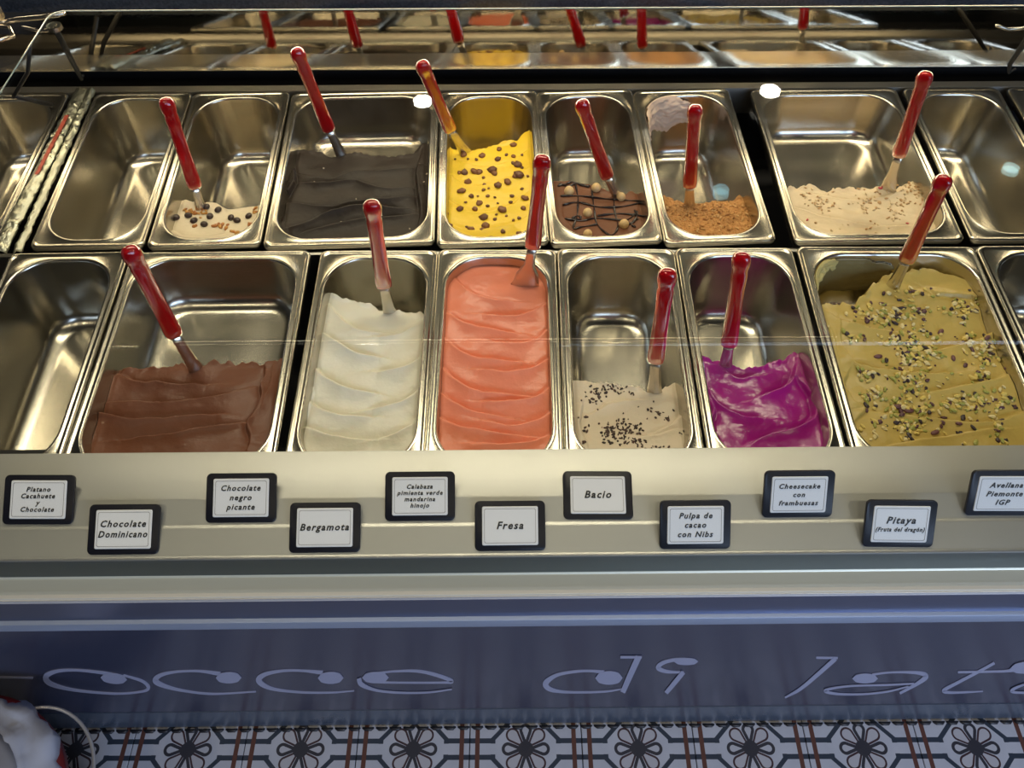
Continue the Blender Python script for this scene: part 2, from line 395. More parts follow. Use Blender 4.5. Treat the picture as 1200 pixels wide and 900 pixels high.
letters.append([ribbon(C_([(500, 395), (400, 385), (300, 384), (205, 400), (163, 430), (190, 462), (260, 485), (400, 499), (550, 499), (665, 490)]), [3.5, 2, 2.2, 3.5, 5, 4, 2.4, 1.8, 1.6, 1]), ribbon(*blob(387.5, 793.7, 15, 5.3))])
letters.append([ribbon(C_([(780, 398), (880, 387), (1000, 387), (1100, 408), (1180, 440), (1120, 447), (900, 447), (760, 442), (720, 420)]), [2, 1.8, 2.4, 3, 3, 1.8, 1.6, 1.8, 2]), ribbon(*blob(440, 793.3, 15.5, 5)),
                ribbon(C_([(690, 422), (705, 455), (780, 485), (900, 498), (1050, 497), (1180, 480)]), [4, 4, 2.2, 1.8, 1.6, 1.2])])
letters.append([ribbon(D_([(480, 258), (400, 250), (300, 253), (180, 275), (108, 325), (130, 365), (220, 384), (380, 386), (500, 380), (590, 366)]), [3, 2, 2.3, 3, 5, 4, 2.2, 1.8, 1.6, 1.2]), ribbon(*blob(713.5, 793.7, 16, 6)),
                ribbon(D_([(700, 155), (650, 265), (598, 384)]), [5.5, 5.2, 4.5], 4), ribbon(D_([(583, 158), (720, 158)]), [2, 2], 3)])
letters.append([ribbon(D_([(1000, 180), (920, 180), (850, 200), (825, 230), (870, 252), (940, 258), (990, 258)]), [4, 3, 3.5, 4, 3, 2, 1.5]), ribbon(*blob(804, 774.5, 14, 3.1)), ribbon(D_([(985, 255), (940, 310), (875, 388)]), [4, 4.2, 3.6], 4)])
letters.append([ribbon(E_([(105, 316), (218, 317)]), [1.8, 1.8], 3), ribbon(E_([(205, 320), (110, 405), (20, 480), (-60, 525)]), [4, 3.6, 3, 1.5], 6)])
letters.append([ribbon(E_([(400, 405), (470, 395), (560, 392), (650, 397), (682, 415), (640, 450), (545, 503)]), [2, 1.6, 1.8, 3, 4.6, 3.4, 2.2]), ribbon(*blob(933+362/4.494, 700+424/4.494, 15, 4.3)),
                ribbon(E_([(620, 450), (480, 457), (300, 462), (190, 475), (152, 490), (220, 505), (350, 506), (480, 492), (590, 465)]), [1.4, 1.6, 1.6, 2, 2.6, 2, 1.6, 1.6, 1.2])])
letters.append([ribbon(F_([(860, 297), (700, 385), (500, 490), (375, 560), (430, 582), (600, 578), (750, 570)]), [2.5, 2.6, 2.8, 3, 2.2, 1.6, .8]), ribbon(F_([(510, 385), (750, 380), (950, 375), (1060, 362), (1300, 340)]), [1.8, 1.8, 2, 3, 3]), ribbon(*blob(1206, 781, 23, 5.5, -.08)),
                ribbon(F_([(1300, 480), (1145, 500), (1030, 550), (1060, 575), (1300, 580)]), [1.5, 1.8, 2.6, 2, 1.6])])
for L in letters:
    L = [([Vector((p.x, p.y-.0003*q, p.z)) for p in v], f) for q, (v, f) in enumerate(L)]
    v_, f_ = merge(L); cpart('letter', v_, f_, M['letter'], parent=None)

# ------------------------------------------------------------------ glass over the case
GX0, GX1 = -.633, 1.05; GYB = 1.1165
gpts = [(.3788, CAMZ-.8820), (.3792, CAMZ-.8812), (.4322, CAMZ-.7618), (.5025, CAMZ-.6036), (.50265, CAMZ-.6032), (.5029, CAMZ-.6025), (.5033, CAMZ-.6017), (.5038, CAMZ-.6009), (.5044, CAMZ-.6004), (.5051, CAMZ-.6001), (.5060, GZ), (.5064, GZ), (.8, GZ), (GYB-.02, GZ)]
ge = empty('curved_glass', (0, .4, CAMZ-.8835), 'curved clear glass guard with a flat top over the gelato pans', 'glass')
gb = Vector((0, .4, CAMZ-.8835))
def sheet(pts, x0, x1, th):
    out_ = []
    for i, p in enumerate(pts):
        a = Vector(pts[max(i-1, 0)]); b_ = Vector(pts[min(i+1, len(pts)-1)]); t = (b_-a).normalized(); out_.append((p[0]+t.y*th*-1, p[1]+t.x*th))
    return extrude_profile(list(pts)+out_[::-1], x0, x1, closed=True)
vs, fs = sheet(gpts, GX0, GX1, .005)
vs = [Vector(v)-gb for v in vs]; o = mesh_obj('pane', vs, fs, M['glass'], ge, True); o.data.set_sharp_from_angle(angle=math.radians(30))
# back strip of the pane with a rounded corner at the left
rc = .02; arc = [(GX0+rc-rc*math.cos(a), GYB-rc+rc*math.sin(a)) for a in [i*math.pi/2/6 for i in range(7)]]
poly = [(GX0, GYB-.02)]+arc[1:]+[(GX1, GYB), (GX1, GYB-.02)]
V = [Vector((x, y, GZ))-gb for x, y in poly]+[Vector((x, y, GZ+.005))-gb for x, y in poly]; n = len(poly)
F = [tuple(range(n)), tuple(reversed(range(n, 2*n)))]+[(i, (i+1) % n, (i+1) % n+n, i+n) for i in range(n)]
mesh_obj('pane', V, F, M['glass'], ge, False)
ed = [Vector((GX0-.0008, y, z+.0025))-gb for y, z in gpts]+[Vector((x-.0005, y, GZ+.0025))-gb for x, y in arc]+[Vector((GX1, GYB+.0005, GZ+.0025))-gb]
v_, f_ = tube(ed, .0009, 6); o = mesh_obj('polished_edge', v_, f_, M['glassedge'], ge); o['label'] = 'thin pale polished edge of the glass'
# glass support arms
def arm(px0, py0, px1, py1, label, tw=1):
    a = hit_plane(px0, py0, (0, 0, GZ-.004), (0, 0, 1)); b_ = hit_plane(px1, py1, (0, 1.262, 0), (0, 1, 0))
    e = empty('glass_support_arm', b_, label, 'bracket'); a = a-b_
    v_, f_ = tube([a, a*.5, a*.12, Vector((.004, -.006, -.004)), Vector((.010, -.008, .004))], [.0045, .0045, .004, .003, .0025], 8); mesh_obj('rod', v_, f_, M['black'], e)
    bm = bmesh.new(); bmesh.ops.create_cone(bm, cap_ends=True, segments=14, radius1=.010, radius2=.010, depth=.006, matrix=Matrix.Translation(a)); bm_obj('clamp', bm, M['blade'], e, auto=40)
    v_, f_ = tube([a+Vector((0, 0, 0)), a+Vector((-.012*tw, .01, -.01)), a+Vector((-.03*tw, .012, -.012)), a+Vector((-.05*tw, .008, -.004))], .0022, 8); mesh_obj('clip', v_, f_, M['blade'], e)
arm(64, 32, 93, 88, 'thin black arm holding the glass at its back left corner')
arm(1214, 30, 1180, 80, 'thin black arm holding the glass at its right end')
# hinge hardware outside the left edge of the glass
hb = Vector((-.70, 1.13, GZ-.02)); he = empty('hinge_clamp', hb, 'tangled metal hinge and cable clamp at the dark top left corner', 'hinge')
bm = bmesh.new(); box_bm(bm, (-.045, .015, .0), (.022, .05, .03), .004); bm_obj('block', bm, M['strip'], he, auto=40)
v_, f_ = tube([(-.10, -.06, -.06), (-.06, -.03, -.03), (-.02, -.035, -.01), (.0, -.02, -.01), (-.01, -.005, -.005), (-.05, -.005, 0)], .003, 8); mesh_obj('cable_loop', v_, f_, M['blade'], he)
v_, f_ = tube([(-.04, .0, -.005), (0, .005, 0), (.04, .004, .004), (.075, .0, .012)], .0035, 8); mesh_obj('rod', v_, f_, M['blade'], he)
v_, f_ = tube([(-.06, .0, -.12), (-.02, .0, -.08), (.01, -.01, -.03)], .003, 8); mesh_obj('strut', v_, f_, M['well'], he)
v_, f_ = tube([(-.06, .08, -.19), (-.06, .0, -.12)], .004, 8); mesh_obj('strut', v_, f_, M['well'], he)

# ------------------------------------------------------------------ pans
PL = .3610
def rrect(hx, y0, y1, r, z, n=8):
    r = max(.002, min(r, hx-.002, (y1-y0)/2-.002)); P = []
    for cx, cy, a0 in ((hx-r, y1-r, 0), (-hx+r, y1-r, 90), (-hx+r, y0+r, 180), (hx-r, y0+r, 270)):
        for k_ in range(n+1):
            a = math.radians(a0+90*k_/n); P.append((cx+r*math.cos(a), cy+r*math.sin(a), z))
    return P
FLS, FLE = .0105, .0135            # flange widths (side, end)
def pan_mesh(Wd, D):
    ri = .050; rings = []
    def ring(ins, r, z, extra=0):  # ins from outer edge (0..1 flange then mm)
        rings.append((ins, r, z))
    spec = [(0, .009, -.010), (0, .009, -.0035), (.0005, .009, -.0015), (.0020, .010, -.0001), (.0034, .011, -.0001), (.0046, .012, -.0012), (.0060, .013, -.0015)]
    for s in spec: rings.append(rrect(Wd/2-s[0], s[0], PL-s[0], s[1], s[2]))
    def inn(off, z, dr=0):
        rings.append(rrect(Wd/2-FLS-off, FLE+off, PL-FLE-off, ri+.004-dr, z))
    inn(-.0030, -.0015, -.002); inn(-.0016, -.0006, -.001); inn(0, -.0004); inn(.0012, -.0012); inn(.0018, -.0035, .001); inn(.0022, -.009, .001)
    Rf = .024; ob = .0115
    for k_ in range(1, 5):
        z = -.009-(D-Rf-.009)*k_/4; inn(.0022+(ob-.0022)*k_/4, z, .002*k_)
    for k_ in range(1, 8):
        a = math.pi/2*k_/7; inn(ob+Rf*(1-math.cos(a)), -(D-Rf)-Rf*math.sin(a), .008+Rf*(1-math.cos(a))*.75)
    inn(ob+Rf+.012, -D-.0002, .038)
    V = [p for r in rings for p in r]; n = len(rings[0]); F = []
    for i in range(len(rings)-1):
        for k_ in range(n):
            a = i*n+k_; b_ = i*n+(k_+1) % n; F.append((a, b_, b_+n, a+n))
    F.append(tuple((len(rings)-1)*n+k_ for k_ in range(n)))
    me = bpy.data.meshes.new('pan'); me.from_pydata(V, [], F); me.materials.append(M['steel'])
    me.polygons.foreach_set('use_smooth', [True]*len(F)); me.update(); return me
DN, DW = .118, .080
PME = {'n': pan_mesh(.1645, DN), 'w': pan_mesh(.2500, DW)}
def dhit(px, py, row):
    return hit_plane(px, py, (0, .8, H0+(DZF if row == 'f' else 0)), NRM)
PANS = {}
def place(key, typ, row, x0, x1, label, lt=None, rt_=None):
    """x0,x1: world x of the pan's centre at its front and back edge"""
    Wd = .1645 if typ == 'n' else .25
    y0 = .8868 if row == 'b' else .8498-PL
    ang = math.atan2(x1-x0, PL)
    ax = Vector((math.cos(ang), -math.sin(ang), 0)); ay = NRM.cross(ax).normalized(); ax = ay.cross(NRM)
    Mx = Matrix((ax, ay, NRM)).transposed().to_4x4()
    Mx.translation = Vector((x0, y0, deckz(y0, DZF if row == 'f' else 0)))
    o = bpy.data.objects.new('gelato_pan', PME[typ]); COL.objects.link(o); o.matrix_world = Mx
    sm = o.modifiers.new('s', 'SOLIDIFY'); sm.thickness = .0009; sm.offset = 1
    tag(o, label, 'pan', 'steel gelato pans')
    PANS[key] = dict(M=Mx, W=Wd, D=DN if typ == 'n' else DW, o=o)
def atline(row, pa, pb, y):
    a = dhit(*pa, row); b_ = dhit(*pb, row); t = (y-a.y)/(b_.y-a.y); return a.x+t*(b_.x-a.x)
def byedges(key, typ, row, L, R, label):
    ya, yb = (.8868, .8868+PL) if row == 'b' else (.8498-PL, .8498)
    Wd = .1672 if typ == 'n' else .2527; ins = 0
    c = []
    for y in (ya, yb):
        l = atline(row, *L, y) if L else None; r = atline(row, *R, y) if R else None
        c.append((l+r)/2 if L and R else (l+Wd/2 if L else r-Wd/2))
    if not (L and R): c[0] = c[1] = (c[0]+c[1])/2 if key not in ('B8', 'B9') else (c[0]+c[1])/2
    place(key, typ, row, c[0], c[1], label)
yb_, yt_ = 287.5, 108
byedges('B0', 'n', 'b', None, ((-12, 288), (86, 112)), 'empty steel pan at the far left end behind the foil strips')
byedges('B1', 'n', 'b', ((32, 288), (110, 113)), ((170, 287.5), (224, 112)), 'empty steel pan in the back row between foil strips and nut gelato')
byedges('B2', 'n', 'b', ((170, 287.5), (224, 112)), ((306, 288), (340.7, 111)), 'back row steel pan with a little cream gelato topped by chocolate beans')
byedges('B3', 'w', 'b', ((306, 288), (340.7, 111)), ((511, 288), (515, 109)), 'wide back row steel pan holding the very dark chocolate gelato')
byedges('B4', 'n', 'b', ((511, 288), (515, 109)), ((645, 287.5), (630, 108)), 'back row steel pan holding the yellow gelato')
byedges('B5', 'n', 'b', ((645, 287.5), (630, 108)), ((779, 287), (738.3, 106)), 'back row steel pan with drizzled brown hazelnut gelato')
byedges('B6', 'n', 'b', ((779, 287), (740, 106)), ((912, 285), (855, 105.5)), 'back row steel pan with crumb covered gelato and a cream smear')
byedges('B7', 'w', 'b', ((928, 285), (876, 105.5)), ((1137, 284), (1053, 103.5)), 'wide back row steel pan holding the pale cream gelato')
byedges('B8', 'n', 'b', ((1139, 284), (1057, 103.5)), None, 'empty steel pan in the back row right of the cream gelato')
c8 = PANS['B8']['M'].translation.x
place('B9', 'n', 'b', c8+.180, c8+.180, 'steel pan cut off at the far right of the back row')
byedges('F0', 'n', 'f', ((-90, 525), (14, 295)), ((76, 525), (150.5, 295)), 'empty steel pan at the left end of the front row')
byedges('F1', 'w', 'f', ((78, 525), (152.5, 295)), ((324, 525), (366, 295)), 'wide front row steel pan holding the milk brown chocolate gelato')
byedges('F2', 'n', 'f', ((337, 525), (377, 295)), ((496, 525), (512, 294)), 'front row steel pan holding the white gelato')
byedges('F3', 'n', 'f', ((497.5, 525), (512.5, 294)), ((660, 525), (652.7, 294)), 'front row steel pan filled with pink strawberry gelato')
byedges('F4', 'n', 'f', ((660, 525), (652.7, 294)), ((826.7, 525), (790.7, 293)), 'front row steel pan with beige gelato and dark nibs')
byedges('F5', 'n', 'f', ((826.7, 525), (790.7, 293)), ((994, 525), (929, 292)), 'front row steel pan holding the magenta gelato')
byedges('F6', 'w', 'f', ((997, 525), (931, 292)), ((1245, 525), (1145, 290)), 'wide front row steel pan full of pistachio gelato')
byedges('F7', 'n', 'f', ((1248, 525), (1147, 290)), None, 'steel pan cut off at the right end of the front row')

# ------------------------------------------------------------------ gelato
def gmat(name, col, rough=.38, sss=.05, spec=.4, bump=190, bstr=.45, var=.06, scol=None):
    m = mat(name, col, rough, 0, bump=bump, bstr=bstr, var=var, vscale=60, Specular_IOR_Level=spec)
    b = m.node_tree.nodes['Principled BSDF']; b.inputs['Subsurface Weight'].default_value = sss; b.inputs['Subsurface Scale'].default_value = .004
    return m
GEL = {}
def loc(key, px, py, z):
    P = PANS[key]['M']; Pi = P.inverted(); o, d = ray(px, py); o = Pi @ o; d = Pi.to_3x3() @ d
    t = (z-o.z)/d.z; return o+d*t
def gelato(key, name, label, m, edge, zb, zf, strokes, amp=.0035, na=.0012, rough_edge=.0015, seed=0, full=False, res=1.0, crumb=0, name2=None, wid=None):
    P = PANS[key]; Wd = P['W']; D = P['D']
    def wallx(z): return Wd/2-FLS-.0024-.0093*np.clip(-z/(D-.024), 0, 1.1)
    yf0 = FLE+.0024
    E = [loc(key, x, y, zb) for x, y in edge]; ex = np.array([e.x for e in E]); ey = np.array([e.y for e in E])
    oo = np.argsort(ex); ex = ex[oo]; ey = ey[oo]
    def yb(x): return np.interp(x, ex, ey)
    S = []
    for st in strokes:
        pts = st[0] if isinstance(st, tuple) else st; a_ = st[1] if isinstance(st, tuple) else 1.
        pl = [loc(key, x, y, (zb+zf)/2) for x, y in pts]
        cs = catmull([(q.x, q.y) for q in pl], 4) if len(pl) > 1 else []
        S.append((np.array(cs), a_))
    def H(x, y):
        x = np.asarray(x, float); y = np.asarray(y, float)
        xw = x+fbm(x, y, .02, 2, 1)*.0012; yw = y+fbm(x+5, y, .02, 2, 2)*.0012
        t = np.clip((y-yf0)/np.maximum(.02, yb(x)-yf0), 0, 1); h = zf+(zb-zf)*t
        h = h+fbm(x+seed, y+seed*2, .045, 2)*na*1.8+fbm(x+seed, y*1.3, .014, 2, 1)*na*.18
        for cs, a_ in S:
            a = cs[:-1]; b_ = cs[1:]; ab = b_-a; L2 = (ab**2).sum(1)
            best = np.full(x.shape, 1e9); sg = np.zeros(x.shape); tt = np.zeros(x.shape); nseg = len(a)
            for k_ in range(nseg):
                u_ = np.clip(((xw-a[k_, 0])*ab[k_, 0]+(yw-a[k_, 1])*ab[k_, 1])/L2[k_], 0, 1)
                dx = xw-(a[k_, 0]+u_*ab[k_, 0]); dy = yw-(a[k_, 1]+u_*ab[k_, 1]); d2 = dx*dx+dy*dy
                c_ = ab[k_, 0]*dy-ab[k_, 1]*dx
                mk = d2 < best; best = np.where(mk, d2, best); sg = np.where(mk, np.sign(c_), sg); tt = np.where(mk, (k_+u_)/nseg, tt)
            d = np.sqrt(best)*sg      # >0: far side (left of travel); strokes run left -> right so far side = back
            A_ = 2.0*amp*a_*np.clip(np.sin(np.pi*np.clip(tt, 0.02, .98))**.45, 0, 1)
            q = 1/(1+np.exp(np.clip(d/.00055, -30, 30))); f = q*1.5*np.exp(-np.abs(d)/.011)-(1-q)*1.15*np.exp(-np.abs(d)/.0055)
            h = h+A_*f
        if crumb: h = h+crumb*(np.abs(vnoise(x, y, .0035, 1))+.6*np.abs(vnoise(x+3, y, .0018, 2)))
        # ragged raised back edge
        e = np.clip(1-(yb(x)-y)/.010, 0, 1); h = h+e**2*(.0025*(fbm(x*1., y*.3+seed, .012, 2, 2))+.0012)
        # film against the walls
        w = np.clip(1-(wallx(h)-np.abs(x))/.006, 0, 1); h = h-w**2*.0015
        return np.minimum(h, -.0025)
    def hwf(y, W1):
        r = .046; dF = np.clip(r-(y-yf0-.002), 0, r); dB = np.clip(r-(PL-FLE-.004-y), 0, r); d = np.maximum(dF, dB)
        return W1-r+np.sqrt(np.maximum(0, r*r-d*d))
    nx = int(Wd/.00135*res); length = float(ey.max()-yf0); ny = int(length/.00145*res)
    s = np.linspace(-1, 1, nx); t = np.linspace(0, 1, ny)
    Sg, Tg = np.meshgrid(s, t)
    x = Sg*(Wd/2-FLS-.004)
    jag = fbm(x+seed, 0*x+seed, .008, 3, 1)*rough_edge*(0 if full else 1)
    ymax = PL-FLE-.0032
    Yb = np.minimum(yb(x)+jag, ymax)
    y = yf0+(Yb-yf0)*Tg
    x = Sg*hwf(y, Wd/2-FLS-.004); z = H(x, y); x = Sg*hwf(y, wallx(z))
    # the back edge keeps walls
    rows = [np.stack([x, y, z], -1)]
    lx, ly, lz = x[-1], y[-1], z[-1]
    nr = 9
    for k_ in range(1, nr+1):
        f = k_/nr; zz = lz+(-D+.004-lz)*f
        if full: yy = np.minimum(ly, ymax-.0105*np.clip(-zz/(D-.024), 0, 1)-.024*(np.clip((-zz-(D-.024))/.024, 0, 1)**2)); 
        else: yy = np.minimum(ly+.020*f**1.3+.004*fbm(lx+seed, zz, .012, 2, 2)*math.sin(math.pi*min(1, f)), ymax-.0105-.024*(f > .8)*f)
        xx = s*np.maximum(.01, hwf(yy, wallx(zz)-.018*(np.clip((-zz-(D-.024))/.024, 0, 1)**2)))
        rows.append(np.stack([xx, yy, zz], -1)[None])
    G = np.concatenate([rows[0]]+rows[1:], 0)
    ff = G[0].copy(); fr_ = []
    for k_ in (2, 1):
        q = ff.copy(); q[:, 2] -= .008*k_; q[:, 1] += .0002*k_; fr_.append(q[None])
    G = np.concatenate(fr_+[G], 0)
    n0, n1 = G.shape[:2]; V = G.reshape(-1, 3); idx = np.arange(n0*n1).reshape(n0, n1)
    F = np.stack([idx[:-1, :-1], idx[:-1, 1:], idx[1:, 1:], idx[1:, :-1]], -1).reshape(-1, 4)
    me = bpy.data.meshes.new(name); me.from_pydata(V.tolist(), [], F.tolist()); me.materials.append(m)
    me.polygons.foreach_set('use_smooth', [True]*len(F)); me.update()
    o = bpy.data.objects.new(name, me); COL.objects.link(o); o.matrix_world = P['M']; tag(o, label, 'gelato', 'scooped gelato in the pans')
    GEL[key] = dict(H=H, z=(zb+zf)/2, o=o, yb=yb)
    return o
def on(key, px, py):
    """local point on the gelato surface seen at a pixel"""
    g = GEL[key]; z = g['z']
    for _ in range(6):
        q = loc(key, px, py, z); z = .5*z+.5*float(g['H'](np.array([q.x]), np.array([q.y]))[0])
    return Vector((q.x, q.y, z))
z2 = lambda p: Z(p, 300, 0, 3); z3 = lambda p: Z(p, 600, 0, 3); z4 = lambda p: Z(p, 800, 0, 3); z1 = lambda p: Z(p, 0, 0, 3)
z6 = lambda p: Z(p, 300, 270, 3); z7 = lambda p: Z(p, 600, 270, 3); zA = lambda p: Z(p, 90, 420, 4.8); zP = lambda p: Z(p, 930, 290, 3.748)
gelato('B2', 'gelato', 'small pale cream gelato with chocolate beans and caramel crunch in the back row', gmat('cream gelato', (.70, .60, .44)),
       z1([(560, 745), (600, 712), (640, 702), (700, 722), (760, 712), (800, 738), (860, 728), (930, 715)]), -.030, -.020, [(z1([(590, 800), (650, 835), (740, 840), (800, 825)]), .5)], na=.0012, seed=1)
gelato('B3', 'gelato', 'near-black dark chocolate gelato spread in broad strokes in the wide back pan', gmat('dark chocolate gelato', (.022, .015, .012), rough=.48, spec=.28),
       z2([(90, 545), (160, 525), (270, 552), (330, 540), (400, 547), (500, 552), (560, 540), (595, 505)]), -.026, -.016,
       [(z2([(130, 600), (250, 628), (350, 600), (480, 596), (570, 580)]), .6), (z2([(130, 640), (250, 650), (350, 642), (450, 668), (575, 655)]), 1.), (z2([(110, 715), (250, 737), (330, 722), (450, 712), (575, 690)]), 1.),
        (z2([(110, 810), (170, 800), (280, 755), (400, 738), (565, 740)]), 1.), (z2([(130, 845), (250, 808), (400, 782), (550, 760)]), .8),
        (z2([(560, 830), (580, 760), (572, 680), (565, 600), (585, 530)]), .6), (z2([(120, 560), (135, 640), (100, 700), (92, 800)]), .6)], amp=.0042, seed=2, rough_edge=.003)
gelato('B4', 'gelato', 'bright yellow gelato scattered with brown crunchy nut pieces', gmat('yellow gelato', (.82, .56, .035), rough=.33),
       z2([(660, 495), (700, 527), (770, 532), (850, 507), (920, 492), (955, 460), (975, 440)]), -.024, -.016,
       [(z2([(670, 600), (740, 650), (860, 640), (950, 590)]), .35), (z2([(670, 700), (760, 745), (880, 730), (950, 680)]), .35), (z2([(680, 790), (760, 815), (880, 800), (940, 770)]), .35), (z2([(700, 560), (800, 580), (900, 560), (960, 520)]), .4)], amp=.003, seed=3, rough_edge=.003)
gelato('B5', 'gelato', 'milk chocolate gelato with dark drizzle and whole hazelnuts in the back row', gmat('hazelnut chocolate gelato', (.16, .062, .03), rough=.42, spec=.25),
       z3([(150, 640), (215, 640), (270, 652), (300, 668), (380, 685), (440, 680), (490, 675)]), -.032, -.022, [(z3([(170, 700), (180, 760), (220, 820)]), .3), (z3([(470, 820), (485, 760), (480, 700)]), .3)], amp=.002, seed=4, rough_edge=.003)
gelato('B6', 'gelato', 'gelato under golden biscuit crumbs in the back row pan right of the drizzled one', gmat('biscuit crumb gelato', (.50, .25, .085), rough=.75, var=.35, bump=700, bstr=.8),
       z3([(525, 695), (600, 716), (700, 716), (760, 714), (840, 692), (870, 678)]), -.036, -.024, [], na=.0022, crumb=.0030, seed=5, rough_edge=.004, res=1.25)
gelato('B7', 'gelato', 'pale cream gelato with caramel flakes in the wide back pan', gmat('pale cream gelato', (.68, .54, .35)),
       z4([(335, 672), (440, 652), (500, 672), (640, 657), (760, 662), (830, 622), (870, 608), (905, 640)]), -.026, -.018,
       [(z4([(360, 720), (430, 735), (520, 770), (600, 790), (760, 800), (880, 790)]), .5), (z4([(430, 670), (560, 700), (700, 690), (800, 650)]), .4)], amp=.003, na=.002, seed=6, rough_edge=.005)
gelato('F1', 'gelato', 'milk brown chocolate gelato smoothed in long strokes in the wide front pan', gmat('chocolate gelato', (.150, .055, .029), rough=.40, spec=.3),
       zA([(90, 85), (140, 80), (220, 66), (400, 50), (580, 32), (640, 70), (700, 50), (800, 15), (900, 30), (1000, 20), (1060, 35), (1170, 12), (1200, 8)]), -.026, -.018,
       [(zA([(220, 75), (300, 115), (380, 130), (450, 125), (530, 140), (640, 136), (740, 135)]), .9), (zA([(190, 245), (330, 240), (450, 250), (620, 235), (760, 215), (870, 190), (1000, 150)]), .7),
        (zA([(75, 285), (140, 310), (230, 340), (350, 352), (500, 345), (650, 325), (810, 320)]), 1.2), (zA([(240, 462), (400, 450), (550, 440), (700, 405), (850, 380), (955, 352)]), 1.1),
        (zA([(970, 490), (980, 440), (958, 372), (1010, 300), (1045, 220), (1035, 150), (1058, 100), (1062, 50)]), 1.), (zA([(1040, 300), (1080, 200), (1105, 60)]), .4),
        (zA([(85, 270), (100, 190), (150, 120), (215, 80)]), .7), (zA([(45, 490), (50, 420), (90, 340)]), .7)], amp=.0031, seed=7, rough_edge=.004)
gelato('F2', 'gelato', 'white gelato in soft scalloped waves in the front row', gmat('white gelato', (.70, .665, .56), rough=.36, sss=.08),
       z6([(215, 205), (240, 215), (300, 240), (400, 258), (430, 277), (500, 287), (560, 292), (610, 285)]), -.024, -.014,
       [(z6([(250, 250), (330, 330), (400, 355), (470, 350)]), .6), (z6([(430, 372), (500, 362), (560, 330), (590, 300)]), .7), (z6([(240, 365), (300, 402), (360, 435), (440, 445)]), 1.), (z6([(420, 495), (500, 490), (560, 462), (588, 425)]), .9),
        (z6([(205, 480), (250, 520), (330, 560), (430, 576)]), 1.), (z6([(400, 632), (480, 618), (540, 590), (578, 555)]), .9), (z6([(185, 600), (240, 640), (320, 657), (420, 660)]), .8),
        (z6([(175, 690), (240, 725), (330, 740), (420, 742)]), .8), (z6([(430, 740), (500, 720), (545, 690), (570, 650)]), .7), (z6([(200, 560), (185, 640), (170, 720)]), .3)], amp=.0034, seed=8, rough_edge=.003)
gelato('F3', 'gelato', 'pink strawberry gelato filling its pan in scalloped waves', gmat('pink gelato', (.78, .235, .135), rough=.30, sss=.06),
       z6([(600, 70), (800, 60), (1060, 60), (1100, 60)]), -.016, -.012,
       [(z6([(700, 160), (750, 215), (830, 245), (910, 250)]), .8), (z6([(790, 295), (880, 303), (960, 290), (1025, 255)]), .9), (z6([(675, 295), (740, 330), (820, 350), (930, 362)]), 1.), (z6([(800, 388), (900, 402), (980, 387), (1030, 345)]), .9),
        (z6([(670, 385), (720, 430), (800, 457), (935, 466)]), 1.), (z6([(780, 492), (880, 502), (970, 490), (1035, 445)]), .9), (z6([(655, 480), (720, 540), (800, 572), (960, 582)]), 1.), (z6([(790, 603), (880, 608), (980, 592), (1038, 545)]), .9),
        (z6([(650, 570), (700, 612), (780, 642), (900, 662)]), .9), (z6([(800, 672), (900, 690), (1000, 662), (1040, 630)]), .8), (z6([(645, 650), (720, 695), (850, 720), (960, 728)]), .9), (z6([(760, 752), (880, 758), (980, 745), (1040, 715)]), .8)],
       amp=.0032, seed=9, full=True)
gelato('F4', 'gelato', 'beige gelato sprinkled with dark cocoa nibs low in its front pan', gmat('beige gelato', (.64, .54, .41)),
       z7([(190, 522), (300, 532), (440, 556), (500, 572), (560, 540), (610, 515)]), -.030, -.020,
       [(z7([(245, 600), (240, 680), (262, 760)]), .5), (z7([(480, 720), (545, 690), (600, 640), (602, 570)]), .6), (z7([(280, 640), (350, 600), (450, 590)]), .4), (z7([(400, 720), (500, 725), (590, 700)]), .5)], amp=.0028, seed=10, rough_edge=.003)
gelato('F5', 'gelato', 'vivid magenta dragon fruit gelato in the front row', gmat('magenta gelato', (.30, .008, .19), rough=.24, spec=.6),
       z7([(640, 440), (660, 446), (740, 470), (800, 482), (870, 487), (950, 458), (1000, 436), (1060, 440)]), -.030, -.018,
       [(z7([(675, 490), (690, 560), (730, 620), (800, 655), (885, 662)]), 1.), (z7([(860, 587), (930, 562), (985, 522), (1003, 460)]), .9), (z7([(830, 752), (900, 722), (1000, 700), (1060, 650), (1050, 580), (1003, 520)]), 1.),
        (z7([(690, 600), (712, 645), (700, 690), (735, 755)]), .7), (z7([(750, 480), (800, 512), (870, 502)]), .6)], amp=.0036, seed=11, rough_edge=.004)
gelato('F6', 'gelato', 'greenish tan pistachio gelato in the wide front pan at right', gmat('pistachio gelato', (.47, .345, .095)),
       zP([(20, 228), (90, 237), (230, 250), (310, 222), (360, 160), (400, 115), (500, 120), (600, 95), (700, 110), (780, 150), (860, 190)]), -.018, -.014,
       [(zP([(120, 250), (200, 320), (300, 352), (430, 368)]), .9), (zP([(200, 340), (210, 420), (260, 500), (330, 532), (440, 547), (620, 557), (700, 552)]), .9), (zP([(240, 550), (222, 600), (270, 680), (312, 712), (270, 760)]), .8),
        (zP([(560, 462), (650, 442), (760, 415), (860, 380), (882, 320), (850, 250), (780, 222), (640, 208), (590, 180)]), .8), (zP([(360, 720), (560, 745), (770, 772), (900, 762), (1000, 722)]), .9),
        (zP([(580, 642), (700, 622), (850, 592), (940, 560)]), .8), (zP([(400, 882), (550, 847), (750, 822), (920, 800)]), .7), (zP([(120, 300), (170, 380), (190, 470)]), .4)], amp=.0028, na=.002, seed=12, rough_edge=.006)

